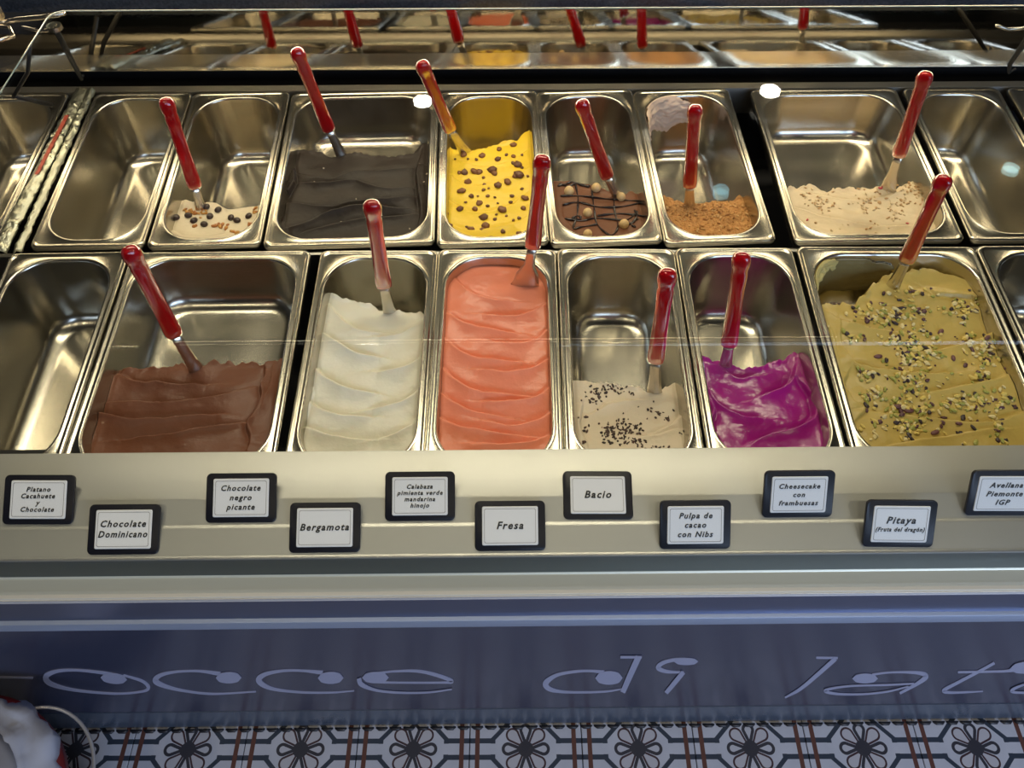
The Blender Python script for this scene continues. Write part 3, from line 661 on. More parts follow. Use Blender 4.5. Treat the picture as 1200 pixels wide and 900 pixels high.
# ------------------------------------------------------------------ toppings
def ico(r, sub=1):
    bm = bmesh.new(); bmesh.ops.create_icosphere(bm, subdivisions=sub, radius=r); V = [v.co.copy() for v in bm.verts]; F = [tuple(v.index for v in f.verts) for f in bm.faces]; bm.free(); return V, F
def share(name, V, F, m):
    me = bpy.data.meshes.new(name); me.from_pydata([tuple(v) for v in V], [], F); me.materials.append(m); me.polygons.foreach_set('use_smooth', [True]*len(F)); me.update(); return me
def put(name, me, key, px, py, sc, label, cat, group, lift=0., rot=None):
    p = on(key, px, py); o = bpy.data.objects.new(name, me); COL.objects.link(o)
    R = (rot if rot is not None else Matrix.Rotation(random.uniform(0, 6.28), 4, 'Z') @ Matrix.Rotation(random.uniform(-.3, .3), 4, 'X'))
    o.matrix_world = PANS[key]['M'] @ Matrix.Translation(p+Vector((0, 0, lift))) @ R @ Matrix.Diagonal((*(sc if hasattr(sc, '__len__') else (sc,)*3), 1))
    return tag(o, label, cat, group)
V, F = ico(1, 2); V = [Vector((v.x, v.y*.85, v.z*.62)) for v in V]
bean = share('chocolate_bean', V, F, mat('chocolate bean', (.045, .026, .022), .3))
for x, y in [(621, 766), (663, 760), (683, 778), (727, 730), (739, 763), (719, 791), (768, 740), (813, 768), (834, 777), (875, 762)]:
    put('chocolate_bean', bean, 'B2', x/3, y/3, .0063, 'small round dark chocolate bean on the pale cream gelato', 'chocolate', 'chocolate beans on cream gelato', .002)
def bits(name, key, spots, m, label, cat, size=(.0012, .003), flat=.6):
    """many tiny crumbs joined: nobody could count them"""
    parts = []; base = ico(1, 1)
    for (x, y) in spots:
        try: p = on(key, x, y)
        except Exception: continue
        s = random.uniform(*size); R = Matrix.Rotation(random.uniform(0, 6.28), 3, 'Z') @ Matrix.Rotation(random.uniform(-.7, .7), 3, 'X')
        sc = Vector((s*random.uniform(.9, 1.8), s*random.uniform(.6, 1.1), s*flat))
        vs = [R @ Vector((v.x*sc.x*random.uniform(.75, 1.15), v.y*sc.y*random.uniform(.75, 1.15), v.z*sc.z))+p+Vector((0, 0, s*.35)) for v in base[0]]
        parts.append((vs, base[1]))
    V, F = merge(parts)
    mats = m if isinstance(m, list) else [m]
    nf = len(base[1]); midx = []
    for i in range(len(parts)): midx += [random.randrange(len(mats))]*nf
    o = mesh_obj(name, V, F, mats, smooth=False, midx=midx, mw=PANS[key]['M']); return tag(o, label, cat, None, 'stuff')
def cluster(cx, cy, rx, ry, n): return [(random.gauss(cx, rx/2), random.gauss(cy, ry/2)) for _ in range(n)]
cm = mat('caramel crunch', (.42, .15, .03), .3); cm2 = mat('amber crunch', (.55, .27, .06), .35)
sp = []
for x, y, rx, ry, n in ((655, 742, 20, 12, 10), (692, 750, 25, 12, 10), (785, 795, 22, 10, 12), (826, 816, 10, 6, 4), (898, 742, 6, 12, 4), (722, 745, 14, 10, 5), (876, 788, 8, 5, 3), (684, 795, 8, 5, 2), (768, 790, 14, 8, 6)):
    sp += [(a/3, b/3) for a, b in cluster(x, y, rx, ry, n)]
bits('caramel_crunch', 'B2', sp, [cm, cm2], 'amber caramel crunch among the chocolate beans', 'topping', (.0018, .0034))
# yellow pan: crunchy pieces, each an object
V, F = ico(1, 2); V = [v*(1+.28*math.sin(7*v.x+3*v.y)*math.cos(6*v.y-4*v.z)) for v in V]; V = [Vector((v.x, v.y*.8, v.z*.45)) for v in V]
piece = [share('crunchy_nut_piece', V, F, mat('nut brittle', (.20, .075, .02), .45, var=.5, vscale=300)),
         share('crunchy_nut_piece', [Vector((v.x*.8, v.y*1.1, v.z)) for v in V], F, mat('nut brittle dark', (.13, .05, .018), .45, var=.5, vscale=300))]
YP = [(730,545,14),(795,548,14),(855,525,12),(905,510,14),(850,560,14),(920,580,20),(775,562,8),(715,608,9),(733,607,16),(768,603,17),(785,606,14),(830,598,21),(838,610,14),(880,545,8),(745,640,14),(800,625,7),(925,615,22),(912,620,12),(885,640,16),(850,652,18),(803,650,8),(722,672,17),(757,690,12),(800,668,8),(815,690,8),(785,715,14),(840,695,6),(900,690,10),(945,697,16),(935,665,8),(895,712,9),(717,735,15),(770,735,12),(815,725,8),(865,737,18),(940,733,11),(672,752,8),(800,765,19),(807,795,17),(795,810,10),(840,772,9),(683,795,11),(755,805,14),(925,768,9),(905,775,6),(868,815,11),(925,822,12),(750,838,12),(825,838,11),(845,755,6),(880,760,6),(700,560,6),(745,560,6),(905,550,10),(935,545,7),(905,575,10),(935,590,8),(740,798,6),(955,620,7),(818,663,5),(780,690,5),(850,715,5),(737,712,6)]
for x, y, s in YP:
    put('crunchy_nut_piece', random.choice(piece), 'B4', 300+x/3, y/3, s/3*.00133*1.0, 'small brown crunchy nut piece on the yellow gelato', 'nut', 'crunchy nut pieces on yellow gelato', .0008)
# hazelnuts
V, F = ico(1, 3); V = [Vector((v.x, v.y, v.z*1.05+.12*max(0, v.z)**6)) for v in V]
hz = share('hazelnut', V, F, mat('blanched hazelnut', (.72, .50, .24), .45, var=.15, vscale=200))
for (x, y, s), w in zip([(200, 677, 1.1), (295, 665, 1.05), (383, 698, 1.), (265, 753, 1.), (393, 793, 1.05), (266, 827, .95)],
        ['hazelnut nearest the left rim of the drizzled gelato', 'hazelnut at the back edge left of the spatula', 'halved looking hazelnut just below the spatula blade', 'hazelnut left of centre on the drizzled gelato', 'hazelnut at the right of the drizzled gelato front', 'hazelnut closest to the front rim of the drizzled pan']):
    put('hazelnut', hz, 'B5', 600+x/3, y/3, .0072*s, 'peeled pale '+w, 'nut', 'hazelnuts on the drizzled gelato', .003)
dr = mat('dark drizzle', (.018, .011, .012), .16)
DR = [[(165, 648), (200, 655), (230, 645), (270, 660)], [(160, 655), (190, 648), (215, 640), (250, 655), (275, 655)], [(222, 645), (232, 700), (228, 760), (215, 805), (240, 800), (300, 790)], [(280, 665), (288, 730), (300, 790), (345, 828), (372, 800), (360, 740), (358, 685)],
      [(178, 722), (230, 712), (300, 728), (380, 728), (480, 708)], [(185, 770), (240, 778), (300, 768), (400, 775), (440, 745), (430, 780), (410, 790), (445, 770)], [(210, 768), (235, 760), (240, 772), (205, 772)], [(300, 760), (380, 752), (490, 765)], [(170, 690), (240, 690), (330, 700), (400, 705), (475, 710)], [(430, 740), (440, 760), (420, 790), (435, 800)]]
parts = []
for pl in DR:
    cs = catmull([(600+x/3, y/3) for x, y in pl], 6); pts = [on('B5', a, b_)+Vector((0, 0, .0008)) for a, b_ in cs]
    parts.append(tube(pts, [.0014+.0006*math.sin(i*.9) for i in range(len(pts))], 6))
V, F = merge(parts); tag(mesh_obj('chocolate_drizzle', V, F, dr, mw=PANS['B5']['M']), 'criss-cross dark chocolate drizzle over the milk chocolate gelato', 'topping')
# cocoa nibs
sp = []
for x, y, rx, ry, n in ((310, 560, 60, 25, 26), (370, 560, 60, 25, 18), (420, 575, 14, 10, 6), (290, 600, 30, 40, 14), (515, 645, 12, 10, 5), (545, 660, 14, 12, 8), (350, 700, 40, 30, 40), (415, 715, 50, 40, 45), (440, 745, 40, 20, 16), (510, 760, 40, 6, 9), (400, 690, 90, 60, 20), (590, 712, 8, 6, 3), (250, 680, 30, 50, 10), (480, 630, 70, 40, 8), (260, 745, 15, 10, 4), (340, 730, 40, 25, 18)):
    sp += [(600+a/3, 270+min(b, 775)/3) for a, b in cluster(x, y, rx, ry, n)]
bits('cocoa_nibs', 'F4', sp, [mat('nib dark', (.03, .016, .014), .5), mat('nib brown', (.07, .035, .025), .5)], 'dark cocoa nibs strewn over the beige gelato', 'topping', (.0010, .0021))
# pistachio crumbs
pm = [mat('pistachio green', (.30, .30, .06), .5), mat('pistachio yellow', (.62, .47, .12), .5), mat('pistachio skin', (.085, .03, .035), .5), mat('pistachio dark skin', (.03, .016, .02), .5), mat('pistachio pale', (.66, .55, .27), .5)]
sp = []
for x, y, rx, ry, n in ((360, 300, 110, 50, 70), (500, 290, 110, 50, 60), (750, 270, 80, 60, 60), (530, 400, 90, 50, 50), (520, 470, 90, 70, 90), (420, 400, 80, 40, 26), (600, 470, 60, 40, 20), (840, 450, 60, 90, 60), (320, 560, 50, 30, 20), (500, 600, 110, 70, 50), (330, 660, 70, 40, 30), (480, 700, 90, 40, 30), (560, 715, 50, 30, 20), (780, 690, 120, 60, 70), (920, 680, 60, 50, 26), (470, 785, 80, 40, 30), (350, 780, 50, 40, 14), (540, 790, 60, 30, 24), (900, 780, 60, 40, 14), (260, 400, 60, 30, 16), (500, 190, 90, 40, 24), (150, 350, 30, 30, 5), (700, 800, 200, 60, 16), (830, 560, 50, 30, 18), (500, 840, 50, 15, 8), (760, 400, 60, 30, 16), (920, 860, 40, 30, 14), (600, 600, 250, 200, 50), (750, 860, 20, 6, 4)):
    sp += [(930+a/3.748, 290+b/3.748) for a, b in cluster(x, y, rx, ry, n) if 130 < a < 980 and 165 < b < 885]
bits('pistachio_crumbs', 'F6', sp+random.sample(sp, len(sp)//3), pm+pm[:2]+pm[4:], 'crushed green and purple pistachio crumbs on the tan gelato', 'topping', (.0013, .0038))
V, F = ico(1, 2); V = [Vector((v.x*1.5, v.y*.8, v.z*.6)) for v in V]
pn = share('pistachio_nut', V, F, mat('pistachio whole', (.13, .05, .05), .45, var=.6, vscale=250))
for x, y, s, w in [(370, 480, 1.2, 'left of the centre crumbs'), (645, 372, 1.2, 'right of centre near the back'), (700, 488, 1., 'at the centre right'), (505, 718, 1.3, 'in the lower middle'), (455, 700, 1.3, 'lower left of the middle heap'), (620, 815, 1.2, 'near the front edge'), (850, 398, 1.1, 'by the right rim'), (935, 530, 1., 'at the right rim lower down'), (725, 775, .9, 'small dark one near the front'), (390, 250, 1.1, 'at the back near the spatula'), (545, 275, 1.1, 'behind the centre heap')]:
    put('pistachio_nut', pn, 'F6', 930+x/3.748, 290+y/3.748, .0034*s, 'larger purple skinned pistachio '+w, 'nut', 'larger pistachio pieces', .001)
# crumbs, flakes
sp = [(600+random.uniform(540, 880)/3, random.uniform(715, 832)/3) for _ in range(260)]+[(600+a/3, b/3) for a, b in cluster(725, 755, 45, 18, 45)]
sp = [(a, b) for a, b in sp if not ((a < 797 or a > 882) and b > 262)]
bits('biscuit_crumbs', 'B6', sp, [mat('crumb gold', (.56, .29, .09), .8), mat('crumb tan', (.62, .38, .16), .8), mat('crumb brown', (.34, .15, .045), .8)], 'golden biscuit crumbs heaped on the back row gelato', 'topping', (.0010, .0026), .7)
sp = []
for x, y, rx, ry, n in ((495, 720, 60, 35, 45), (640, 715, 60, 35, 30), (760, 715, 60, 40, 30), (820, 670, 60, 50, 40), (760, 760, 50, 30, 16), (700, 665, 60, 15, 12), (870, 640, 40, 40, 20), (600, 790, 200, 30, 16), (430, 680, 50, 20, 10)):
    sp += [(800+a/3, b/3) for a, b in cluster(x, y, rx, ry, n)]
sp = [(a, b) for a, b in sp if b < 277 and b > 205 and a < 1108 and a > 920]
bits('caramel_flakes', 'B7', sp, [mat('flake tan', (.50, .30, .13), .5), mat('flake pale', (.66, .50, .30), .5)], 'small tan caramel flakes on the pale cream gelato', 'topping', (.0012, .0028))
bits('raspberry_bits', 'B7', [(800+404/3, 772/3), (800+690/3, 661/3), (1031, 221), (1063, 262), (946, 258)], [mat('raspberry', (.45, .03, .05), .4)], 'tiny red raspberry bits in the pale cream gelato', 'topping', (.0018, .0026))
bits('chocolate_flecks', 'B3', [(300+a/3, b/3) for a, b in ((140, 718), (540, 805), (238, 592), (352, 700), (96, 627), (575, 575), (600, 612), (590, 640), (205, 640), (300, 780))], [mat('pale fleck', (.6, .5, .4), .6)], 'few pale flecks on the near-black chocolate gelato', 'topping', (.0008, .0016))

# cream smears on pan walls (on inner back-left corner) ------------------------------------
def wall_smear(key, name, label, m, ang0, ang1, z0, z1, th, inset_top=0., cx_side=-1, seed=0, floorpart=False, span=None):
    P = PANS[key]; Wd = P['W']; D = P['D']; ri = .052; nu, nv = 60, 36; V = []; 
    # path along inner wall at the back: from side wall through the corner to the back wall
    hx = Wd/2-FLS-.0025; yb = PL-FLE-.0025
    path = []
    for i in range(nu):
        f = i/(nu-1); L0, L1, L2 = span; Lc = ri*math.pi/2; s = L0+(L1-L0)*f   # s measured from corner start
        if s < 0: p = (-hx, yb-ri+s); nrm = (1, 0)
        elif s < Lc: a = s/ri; p = (-hx+ri-ri*math.cos(a), yb-ri+ri*math.sin(a)); nrm = (math.cos(a), -math.sin(a))
        else: p = (-hx+ri+(s-Lc), yb); nrm = (0, -1)
        path.append((p, nrm, f))
    for j in range(nv):
        g = j/(nv-1)
        for (p, nrm, f) in path:
            fx = f*2-1; gx = g*2-1
            rr = 1.0+.28*float(vnoise(math.atan2(gx, fx)*1.3+9+seed, seed+.5, .5))+.12*float(vnoise(math.atan2(gx, fx)*5+9, seed, .5))
            # squircle mapping to a blobby outline
            r = max(abs(fx), abs(gx)); ang = math.atan2(gx, fx); k_ = r*rr/ max(abs(math.cos(ang)), abs(math.sin(ang)))*max(abs(math.cos(ang)), abs(math.sin(ang)))
            t = th*max(0., 1-r**4)*(.50+.7*float(fbm(f*3+seed, g*3, .8, 3)+.3)+.35*float(fbm(f+g*2, g-f+seed, .06, 2)))
            cut = 0 if r < .999 else 0
            z = z0+(z1-z0)*g+(float(vnoise(f*6+seed, 1.3, .8))*.010 if g > .0 else 0)*(g)+.004*float(vnoise(f*20, 3, .9))*g
            taper = .0093*min(1, max(0, -z/(D-.024)))
            off = taper+max(.0002, t)
            V.append((p[0]+nrm[0]*off, p[1]+nrm[1]*off, z))
    F = []
    for j in range(nv-1):
        for i in range(nu-1):
            f = (i+.5)/(nu-1)*2-1; g = (j+.5)/(nv-1)*2-1
            if f*f*.95+g*g*.8 > .95+.22*float(vnoise(math.atan2(g, f)*2+seed+20, seed, .35)): continue
            a = j*nu+i; F.append((a, a+1, a+nu+1, a+nu))
    o = mesh_obj(name, V, F, m, mw=P['M']); sm = o.modifiers.new('s', 'SOLIDIFY'); sm.thickness = .0012; sm.offset = -1
    return tag(o, label, 'smear')
wall_smear('B6', 'cream_smear', 'ragged pinkish cream smear in the back left corner of the crumb pan', gmat('smear cream', (.66, .50, .38), rough=.5), 0, 0, .0015, -.062, .008, seed=3, span=(-.035, .130, 0))
wall_smear('F6', 'pistachio_smear', 'pale pistachio smear along the back left corner of its pan', gmat('smear pistachio', (.55, .45, .17), rough=.5), 0, 0, .0, -.026, .005, seed=8, span=(-.01, .075, 0))
wall_smear('F6', 'pistachio_smear', 'thin brownish pistachio film on the back wall of its pan', gmat('film pistachio', (.20, .16, .07), rough=.25), 0, 0, -.006, -.070, .0015, seed=14, span=(.01, .16, 0))

# ------------------------------------------------------------------ spatulas
def spatula(key, T, J, B_, label, hl=.142, wide=1.0, tipw=.024, yaw=None):
    Mx = PANS[key]['M']; b0 = Mx @ on(key, *B_)
    best = None
    oT, dT = ray(*T); oJ, dJ = ray(*J)
    for i in range(60):
        L = .12+.0025*i; w = b0-oT; bq = w.dot(dT); cc = w.dot(w)-L*L; disc = bq*bq-cc
        if disc < 0: continue
        t = bq-math.sqrt(disc); P = oT+dT*t
        # point on J ray closest to line b0-P
        dl = (P-b0).normalized(); w0 = oJ-b0; a = dJ.dot(dJ); bb = dJ.dot(dl); d_ = dJ.dot(w0); e_ = dl.dot(w0); den = a-bb*bb
        s = (bb*e_-d_)/den; Q = oJ+dJ*s; h = (P-Q).length; er = abs(h-hl)+(0.3 if (P-b0).z < .02 else 0)
        if best is None or er < best[0]: best = (er, P, Q)
    _, Pt, Q = best
    if Pt.z < Mx.translation.z+.03: pass
    e = empty('gelato_spatula', b0, label, 'spatula', 'red handled gelato spatulas')
    ax = (Pt-Q).normalized(); viewd = (Q-Vector((0, 0, CAMZ))).normalized()
    sx_ = ax.cross(viewd).normalized(); sy_ = sx_.cross(ax).normalized()
    if yaw: R = Matrix.Rotation(yaw, 3, ax); sx_ = R @ sx_; sy_ = R @ sy_
    # handle rings
    Lh = (Pt-Q).length; V = []; F = []; n = 16
    prof_ = [(0, .82), (.004, .98), (.012, 1.0), (.03, .93), (.06, .86), (.09, .84), (.112, .90), (.118, .84), (.124, .98), (.131, 1.02), (.137, .92), (.1405, .66), (.142, .30)]
    for t, w_ in prof_:
        c = Q+ax*(t/.142*Lh)
        for k_ in range(n):
            a = 2*math.pi*k_/n; ca, sa = math.cos(a), math.sin(a)
            sq = lambda q, pw=.72: math.copysign(abs(q)**pw, q)
            V.append(c+sx_*sq(ca)*.0112*w_+sy_*sq(sa)*.0078*w_-b0)
    m_ = len(prof_)
    for i in range(m_-1):
        for k_ in range(n): a = i*n+k_; b_ = i*n+(k_+1) % n; F.append((a, b_, b_+n, a+n))
    F.append(tuple(reversed(range(n)))); F.append(tuple((m_-1)*n+k_ for k_ in range(n)))
    hnd = mesh_obj('handle', V, F, M['red'], e)
    # tang seen dark inside the lower handle
    bx = lambda p0, p1, w0, w1, th, sub=6: None
    def strip(p0, p1, ws, th, d2=None, bend=0.):
        V = []; F = []; k = len(ws); ax2 = (p1-p0)
        a2 = ax2.normalized(); s2 = (sx_-a2*sx_.dot(a2)).normalized(); n2 = s2.cross(a2).normalized()
        for i, w_ in enumerate(ws):
            c = p0+ax2*(i/(k-1))
            for j in range(7):
                f = j/6*2-1; off = n2*(bend*(i/(k-1))*(1-f*f))
                V.append(c+s2*f*w_/2+n2*th/2*(1-abs(f)**6*.8)+off-b0)
            for j in range(7):
                f = 1-j/6*2; off = n2*(bend*(i/(k-1))*(1-f*f))
                V.append(c+s2*f*w_/2-n2*th/2*(1-abs(f)**6*.8)+off-b0)
        for i in range(k-1):
            for j in range(14): a = i*14+j; b_ = i*14+(j+1) % 14; F.append((a, b_, b_+14, a+14))
        F.append(tuple(reversed(range(14)))); F.append(tuple((k-1)*14+j for j in range(14)))
        return V, F
    tq = Q+ax*.032
    V, F = strip(tq, Q-ax*.001, [.009, .0105, .0115], .0045); mesh_obj('tang', V, F, M['reddark'], hnd)
    d = (b0-Q).normalized(); tip = b0+d*.012
    V, F = strip(Q+ax*.002, tip, [.0125, .0135, .0145, .016*wide, .019*wide, tipw*wide], .0022, bend=.0035); mesh_obj('blade', V, F, M['blade'], e)
    return e
spatula('B2', (193, 114), (229, 220), (236, 244), 'red handled spatula standing in the cream gelato with chocolate beans')
spatula('B3', (346, 56), (386, 153), (400, 181), 'red handled spatula standing in the near-black chocolate gelato')
spatula('B4', (493, 72), (528, 153), (545, 178), 'red handled spatula standing in the yellow gelato', tipw=.03)
spatula('B5', (680, 117), (712, 208), (724, 230), 'red handled spatula standing in the drizzled hazelnut gelato')
spatula('B6', (815, 123), (808, 219), (808, 241), 'red handled spatula standing upright in the crumb covered gelato')
spatula('B7', (1086, 84), (1053, 183), (1040, 222), 'red handled spatula standing in the pale cream gelato', wide=1.25, tipw=.03)
spatula('F1', (150, 289), (205, 393), (230, 432), 'red handled spatula standing in the milk brown chocolate gelato')
spatula('F2', (435, 235), (450, 336), (457, 366), 'red handled spatula standing in the white gelato')
spatula('F3', (636, 182), (624, 290), (616, 334), 'red handled spatula pushed into the back of the pink gelato', wide=1.9, tipw=.026)
spatula('F4', (783, 315), (768, 424), (767, 458), 'red handled spatula standing in the beige gelato with nibs')
spatula('F5', (870, 296), (854, 405), (850, 428), 'red handled spatula standing in the magenta gelato')
spatula('F6', (1108, 206), (1062, 306), (1046, 336), 'red handled spatula standing in the pistachio gelato')

# ------------------------------------------------------------------ foil strips between the left pans
def foil(xc_b, xc_f, w, label, red=False):
    n1, n2 = 90, 10; V = []; F = []
    for i in range(n1):
        t = i/(n1-1); y = .872+(1.2515-.872)*t; xc = xc_f+(xc_b-xc_f)*t
        for j in range(n2):
            f = j/(n2-1)*2-1; z = deckz(y)+.0035+.005*(1-f*f)+.0022*float(fbm(y+xc, f*.03+xc, .007, 2)); V.append((xc+f*w/2+.0012*float(vnoise(y, xc, .006)), y, z))
    for i in range(n1-1):
        for j in range(n2-1): a = i*n2+j; F.append((a, a+1, a+n2+1, a+n2))
    o = mesh_obj('foil_strip', V, F, M['foil']); sm = o.modifiers.new('s', 'SOLIDIFY'); sm.thickness = .002; sm.offset = -1
    tag(o, label, 'foil'); 
    if red:
        V = []; F = []; k_ = 40
        for i in range(k_):
            t = .42+.38*i/(k_-1); y = .872+(1.2515-.872)*t; xc = xc_f+(xc_b-xc_f)*t+.002
            for f in (-.28, -.1, .1, .28): V.append((xc+f*w/2, y, deckz(y)+.0105+.0005*math.sin(i*1.7)))
        for i in range(k_-1):
            for j in range(3): a = i*4+j; F.append((a, a+1, a+5, a+4))
        r = mesh_obj('red_print', V, F, M['redprint'], o); r['label'] = 'rust red streak printed on the foil'
    return o
xa = dhit(97, 113, 'b').x; xb_ = dhit(2, 288, 'b').x
x2 = dhit(109, 113, 'b').x; x3 = dhit(29, 288, 'b').x
mA = (xa+xb_)/2; mB = (x2+x3)/2
foil(dhit(95, 113, 'b').x, dhit(5, 288, 'b').x, .023, 'crinkled silver foil strip with a rust red streak between the two left pans', True)
foil(dhit(106.5, 113, 'b').x, dhit(26, 288, 'b').x, .0135, 'narrow crinkled silver foil strip beside the empty back row pan')

# ------------------------------------------------------------------ price tags
def text_mesh(body, size, mm, bold=.0, shear=.28, spc=1.18, lines=1.0, w=1.):
    cu = bpy.data.curves.new('lettering', 'FONT'); cu.body = body; cu.size = size; cu.align_x = 'CENTER'; cu.align_y = 'CENTER'; cu.shear = shear; cu.space_character = spc
    cu.space_line = lines; cu.offset = bold; cu.extrude = .00012; cu.resolution_u = 2
    to = bpy.data.objects.new('tmp', cu); COL.objects.link(to); dg = bpy.context.evaluated_depsgraph_get(); dg.update()
    me = bpy.data.meshes.new_from_object(to.evaluated_get(dg)); bpy.data.objects.remove(to); me.materials.clear(); me.materials.append(mm); me.name = 'lettering'
    return me
TW, TH = .0785, .0552
def rr_plate(hx, hy, r, z0, z1, hole=None, n=5):
    P = rrect(hx, -hy, hy, r, 0, n); N_ = len(P)
    if hole is None:
        V = [(x, y, z0) for x, y, _ in P]+[(x, y, z1-.0005) for x, y, _ in P]+[(x*(1-.0006/hx), y*(1-.0006/hy), z1) for x, y, _ in P]
        F = [tuple(reversed(range(N_))), tuple(range(2*N_, 3*N_))]
        for s in (0, 1): F += [(s*N_+i, s*N_+(i+1) % N_, (s+1)*N_+(i+1) % N_, (s+1)*N_+i) for i in range(N_)]
        return V, F
    hh, hv, hr = hole; Q = rrect(hh, -hv, hv, hr, 0, n)
    V = [(x, y, z0) for x, y, _ in P]+[(x, y, z1) for x, y, _ in P]+[(x, y, z1) for x, y, _ in Q]+[(x, y, z0) for x, y, _ in Q]
    F = []
    for s in range(3): F += [(s*N_+i, s*N_+(i+1) % N_, (s+1)*N_+(i+1) % N_, (s+1)*N_+i) for i in range(N_)]
    F += [(3*N_+i, 3*N_+(i+1) % N_, (i+1) % N_, i) for i in range(N_)]
    return V, F
def price_tag(px, ytop, ybot, F_y, F_dn, lines, label, rot=0.):
    cx = hit_plane(px, ybot, (0, F_y, CAMZ-F_dn), (0, 0, 1))
    base = Vector((cx.x, F_y, CAMZ-F_dn))
    # lean so that its top edge reaches ytop
    best = None
    for k_ in range(10, 85):
        A_ = math.radians(k_); top = base+Vector((0, TH*math.cos(A_), TH*math.sin(A_))); v_ = top-Vector((0, 0, CAMZ)); py = 450-FPX*v_.dot(up)/v_.dot(fw)
        if best is None or abs(py-ytop) < best[0]: best = (abs(py-ytop), A_)
    A_ = best[1]
    Yv = Vector((0, math.cos(A_), math.sin(A_))); Xv = Vector((1, 0, 0)); Zv = Xv.cross(Yv)
    Rm = Matrix((Xv, Yv, Zv)).transposed().to_4x4(); Rm.translation = base+Yv*(TH/2)
    Rm = Rm @ Matrix.Rotation(rot, 4, 'Z')
    e = empty('flavour_tag', Rm, label, 'sign', 'flavour name tags on the ledge')
    V, F = rr_plate(TW/2, TH/2, .0055, -.0035, .0); mesh_obj('holder', V, F, M['tagblack'], e).data.set_sharp_from_angle(angle=.6)
    V, F = rr_plate(.0312, .0214, .0012, .0002, .0010); mesh_obj('card', V, F, M['card'], e, smooth=False)
    V, F = rr_plate(.0287, .0189, .0006, .0010, .00125, hole=(.0283, .0185, .0004)); mesh_obj('border_line', V, F, M['line'], e, smooth=False)
    n = len(lines); tot = sum(l[1] for l in lines); gap = .0021 if n > 3 else .0042 if n > 1 else 0
    Ht = tot*.72+gap*(n-1); y = Ht/2
    for body, size in lines:
        me = text_mesh(body, size, M['ink'], bold=size*.024, spc=1.22 if size > .006 else 1.25)
        xs = [v.co.x for v in me.vertices]; wd_ = max(xs)-min(xs); fac = min(1, .0545/wd_)
        o = bpy.data.objects.new('lettering', me); COL.objects.link(o); o.parent = e; o.location = (-(max(xs)+min(xs))/2*fac, y-size*.36, .00135); o.scale = (fac, 1, 1)
        y -= size*.72+gap
    return e
R1 = (.4335, .8238); R2 = (.4014, .8352)
def row1(px, lines, label, rot=0): price_tag(px, 552, 611, *R1, lines, label, rot)
def row2(px, lines, label, rot=0): price_tag(px, 586.5, 647, *R2, lines, label, rot)
s3, s4, s2 = .0088, .0074, .0092
row1(45, [('Platano', s4), ('Cacahuete', s4), ('y', s4), ('Chocolate', s4)], 'black framed tag reading Platano Cacahuete y Chocolate', -.01)
row1(282, [('Chocolate', s3), ('negro', s3), ('picante', s3)], 'black framed tag reading Chocolate negro picante')
row1(492, [('Calabaza', s4*.92), ('pimienta verde', s4*.92), ('mandarina', s4*.92), ('hinojo', s4*.92)], 'black framed tag reading Calabaza pimienta verde mandarina hinojo')
row1(702, [('Bacio', .0115)], 'black framed tag reading Bacio', -.01)
row1(935, [('Cheesecake', s3*.9), ('con', s3*.9), ('frambuesas', s3*.9)], 'black framed tag reading Cheesecake con frambuesas')
row1(1174, [('Avellana', s3), ('Piemonte', s3), ('IGP', s3)], 'black framed tag reading Avellana Piemonte IGP at the right edge', -.01)
row2(144, [('Chocolate', .0100), ('Dominicano', .0100)], 'black framed tag reading Chocolate Dominicano')
row2(380, [('Bergamota', .0105)], 'black framed tag reading Bergamota')
row2(598, [('Fresa', .0115)], 'black framed tag reading Fresa')
row2(815, [('Pulpa de', s3), ('cacao', s3), ('con Nibs', s3)], 'black framed tag reading Pulpa de cacao con Nibs')
row2(1054, [('Pitaya', .0112), ('(Fruta del dragón)', .0068)], 'black framed tag reading Pitaya (Fruta del dragón)', -.02)

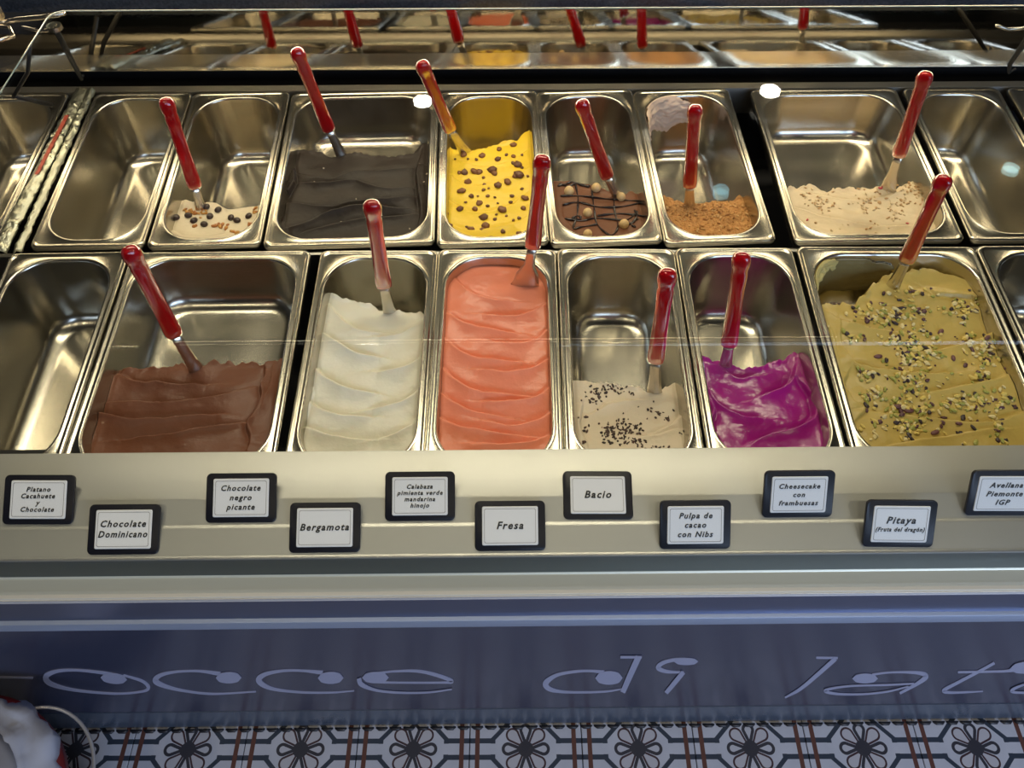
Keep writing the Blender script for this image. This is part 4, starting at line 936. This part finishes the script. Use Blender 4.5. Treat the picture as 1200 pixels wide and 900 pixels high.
# ------------------------------------------------------------------ waste bucket at the lower left
BC = Vector((-.765, .205, 0)); BR = .148; BZ = .345
be = empty('waste_bucket', BC, 'dark bucket with red rim lined with a white plastic bag at the lower left', 'bucket')
def lathe(prof_, n=48, wob=None):
    V = []; F = []
    for i, (r, z) in enumerate(prof_):
        for k_ in range(n):
            a = 2*math.pi*k_/n; dr_, dz_ = (wob(a, i) if wob else (0, 0)); V.append(((r+dr_)*math.cos(a), (r+dr_)*math.sin(a), z+dz_))
    for i in range(len(prof_)-1):
        for k_ in range(n): a = i*n+k_; b_ = i*n+(k_+1) % n; F.append((a, b_, b_+n, a+n))
    return V, F
V, F = lathe([(.001, .004), (.105, .004), (.108, .012), (BR-.006, BZ-.02), (BR-.009, BZ-.019), (.102, .02), (.001, .018)]); mesh_obj('body', V, F, M['black'], be)
V, F = lathe([(BR-.006, BZ-.034), (BR+.013, BZ-.034), (BR+.015, BZ-.012), (BR+.004, BZ-.004), (BR-.009, BZ-.010), (BR-.009, BZ-.020), (BR-.006, BZ-.034)]); mesh_obj('rim', V, F, M['redbin'], be)['label'] = 'dark red rim'
wob = lambda a, i: ((.010 if i > 5 else .004)*float(fbm(math.cos(a)*2+i*.25, math.sin(a)*2+i*.1, .45, 3))*(1 if i > 2 else .4), .004*float(fbm(math.cos(a)*3+3, math.sin(a)*2+i*.2, .4, 3, 1)))
V, F = lathe([(BR-.060, BZ+.004), (BR-.036, BZ+.020), (BR-.030, BZ+.022), (BR-.022, BZ+.016), (BR-.012, BZ+.008), (BR-.002, BZ+.010), (BR+.010, BZ+.002), (BR+.017, BZ-.016)], 96, wob); o = mesh_obj('bag', V, F, M['bag'], be); sm = o.modifiers.new('s', 'SOLIDIFY'); sm.thickness = .001
V, F = lathe([(.002, BZ+.036), (.04, BZ+.037), (.085, BZ+.036), (BR-.036, BZ+.033), (BR-.029, BZ+.024), (BR-.030, BZ+.004)], 64, lambda a, i: (0, .004*float(fbm(math.cos(a)+i, math.sin(a)+i*.3, .4, 3)))); mesh_obj('paper', V, F, M['paper'], be)
pts = []
for i in range(25):
    a = math.pi*i/24; p0 = Vector((BR*math.cos(1.15), BR*math.sin(1.15), BZ-.015)); p1 = Vector((BR*math.cos(-.15)+.010, BR*math.sin(-.15), BZ-.02))
    m_ = (p0+p1)/2; outv = Vector((.80, .60, -.25)).normalized(); pts.append(m_+(p0-p1)/2*math.cos(a)+outv*.075*math.sin(a))
V, F = tube(pts, .0026, 8); mesh_obj('handle', V, F, M['wire'], be)
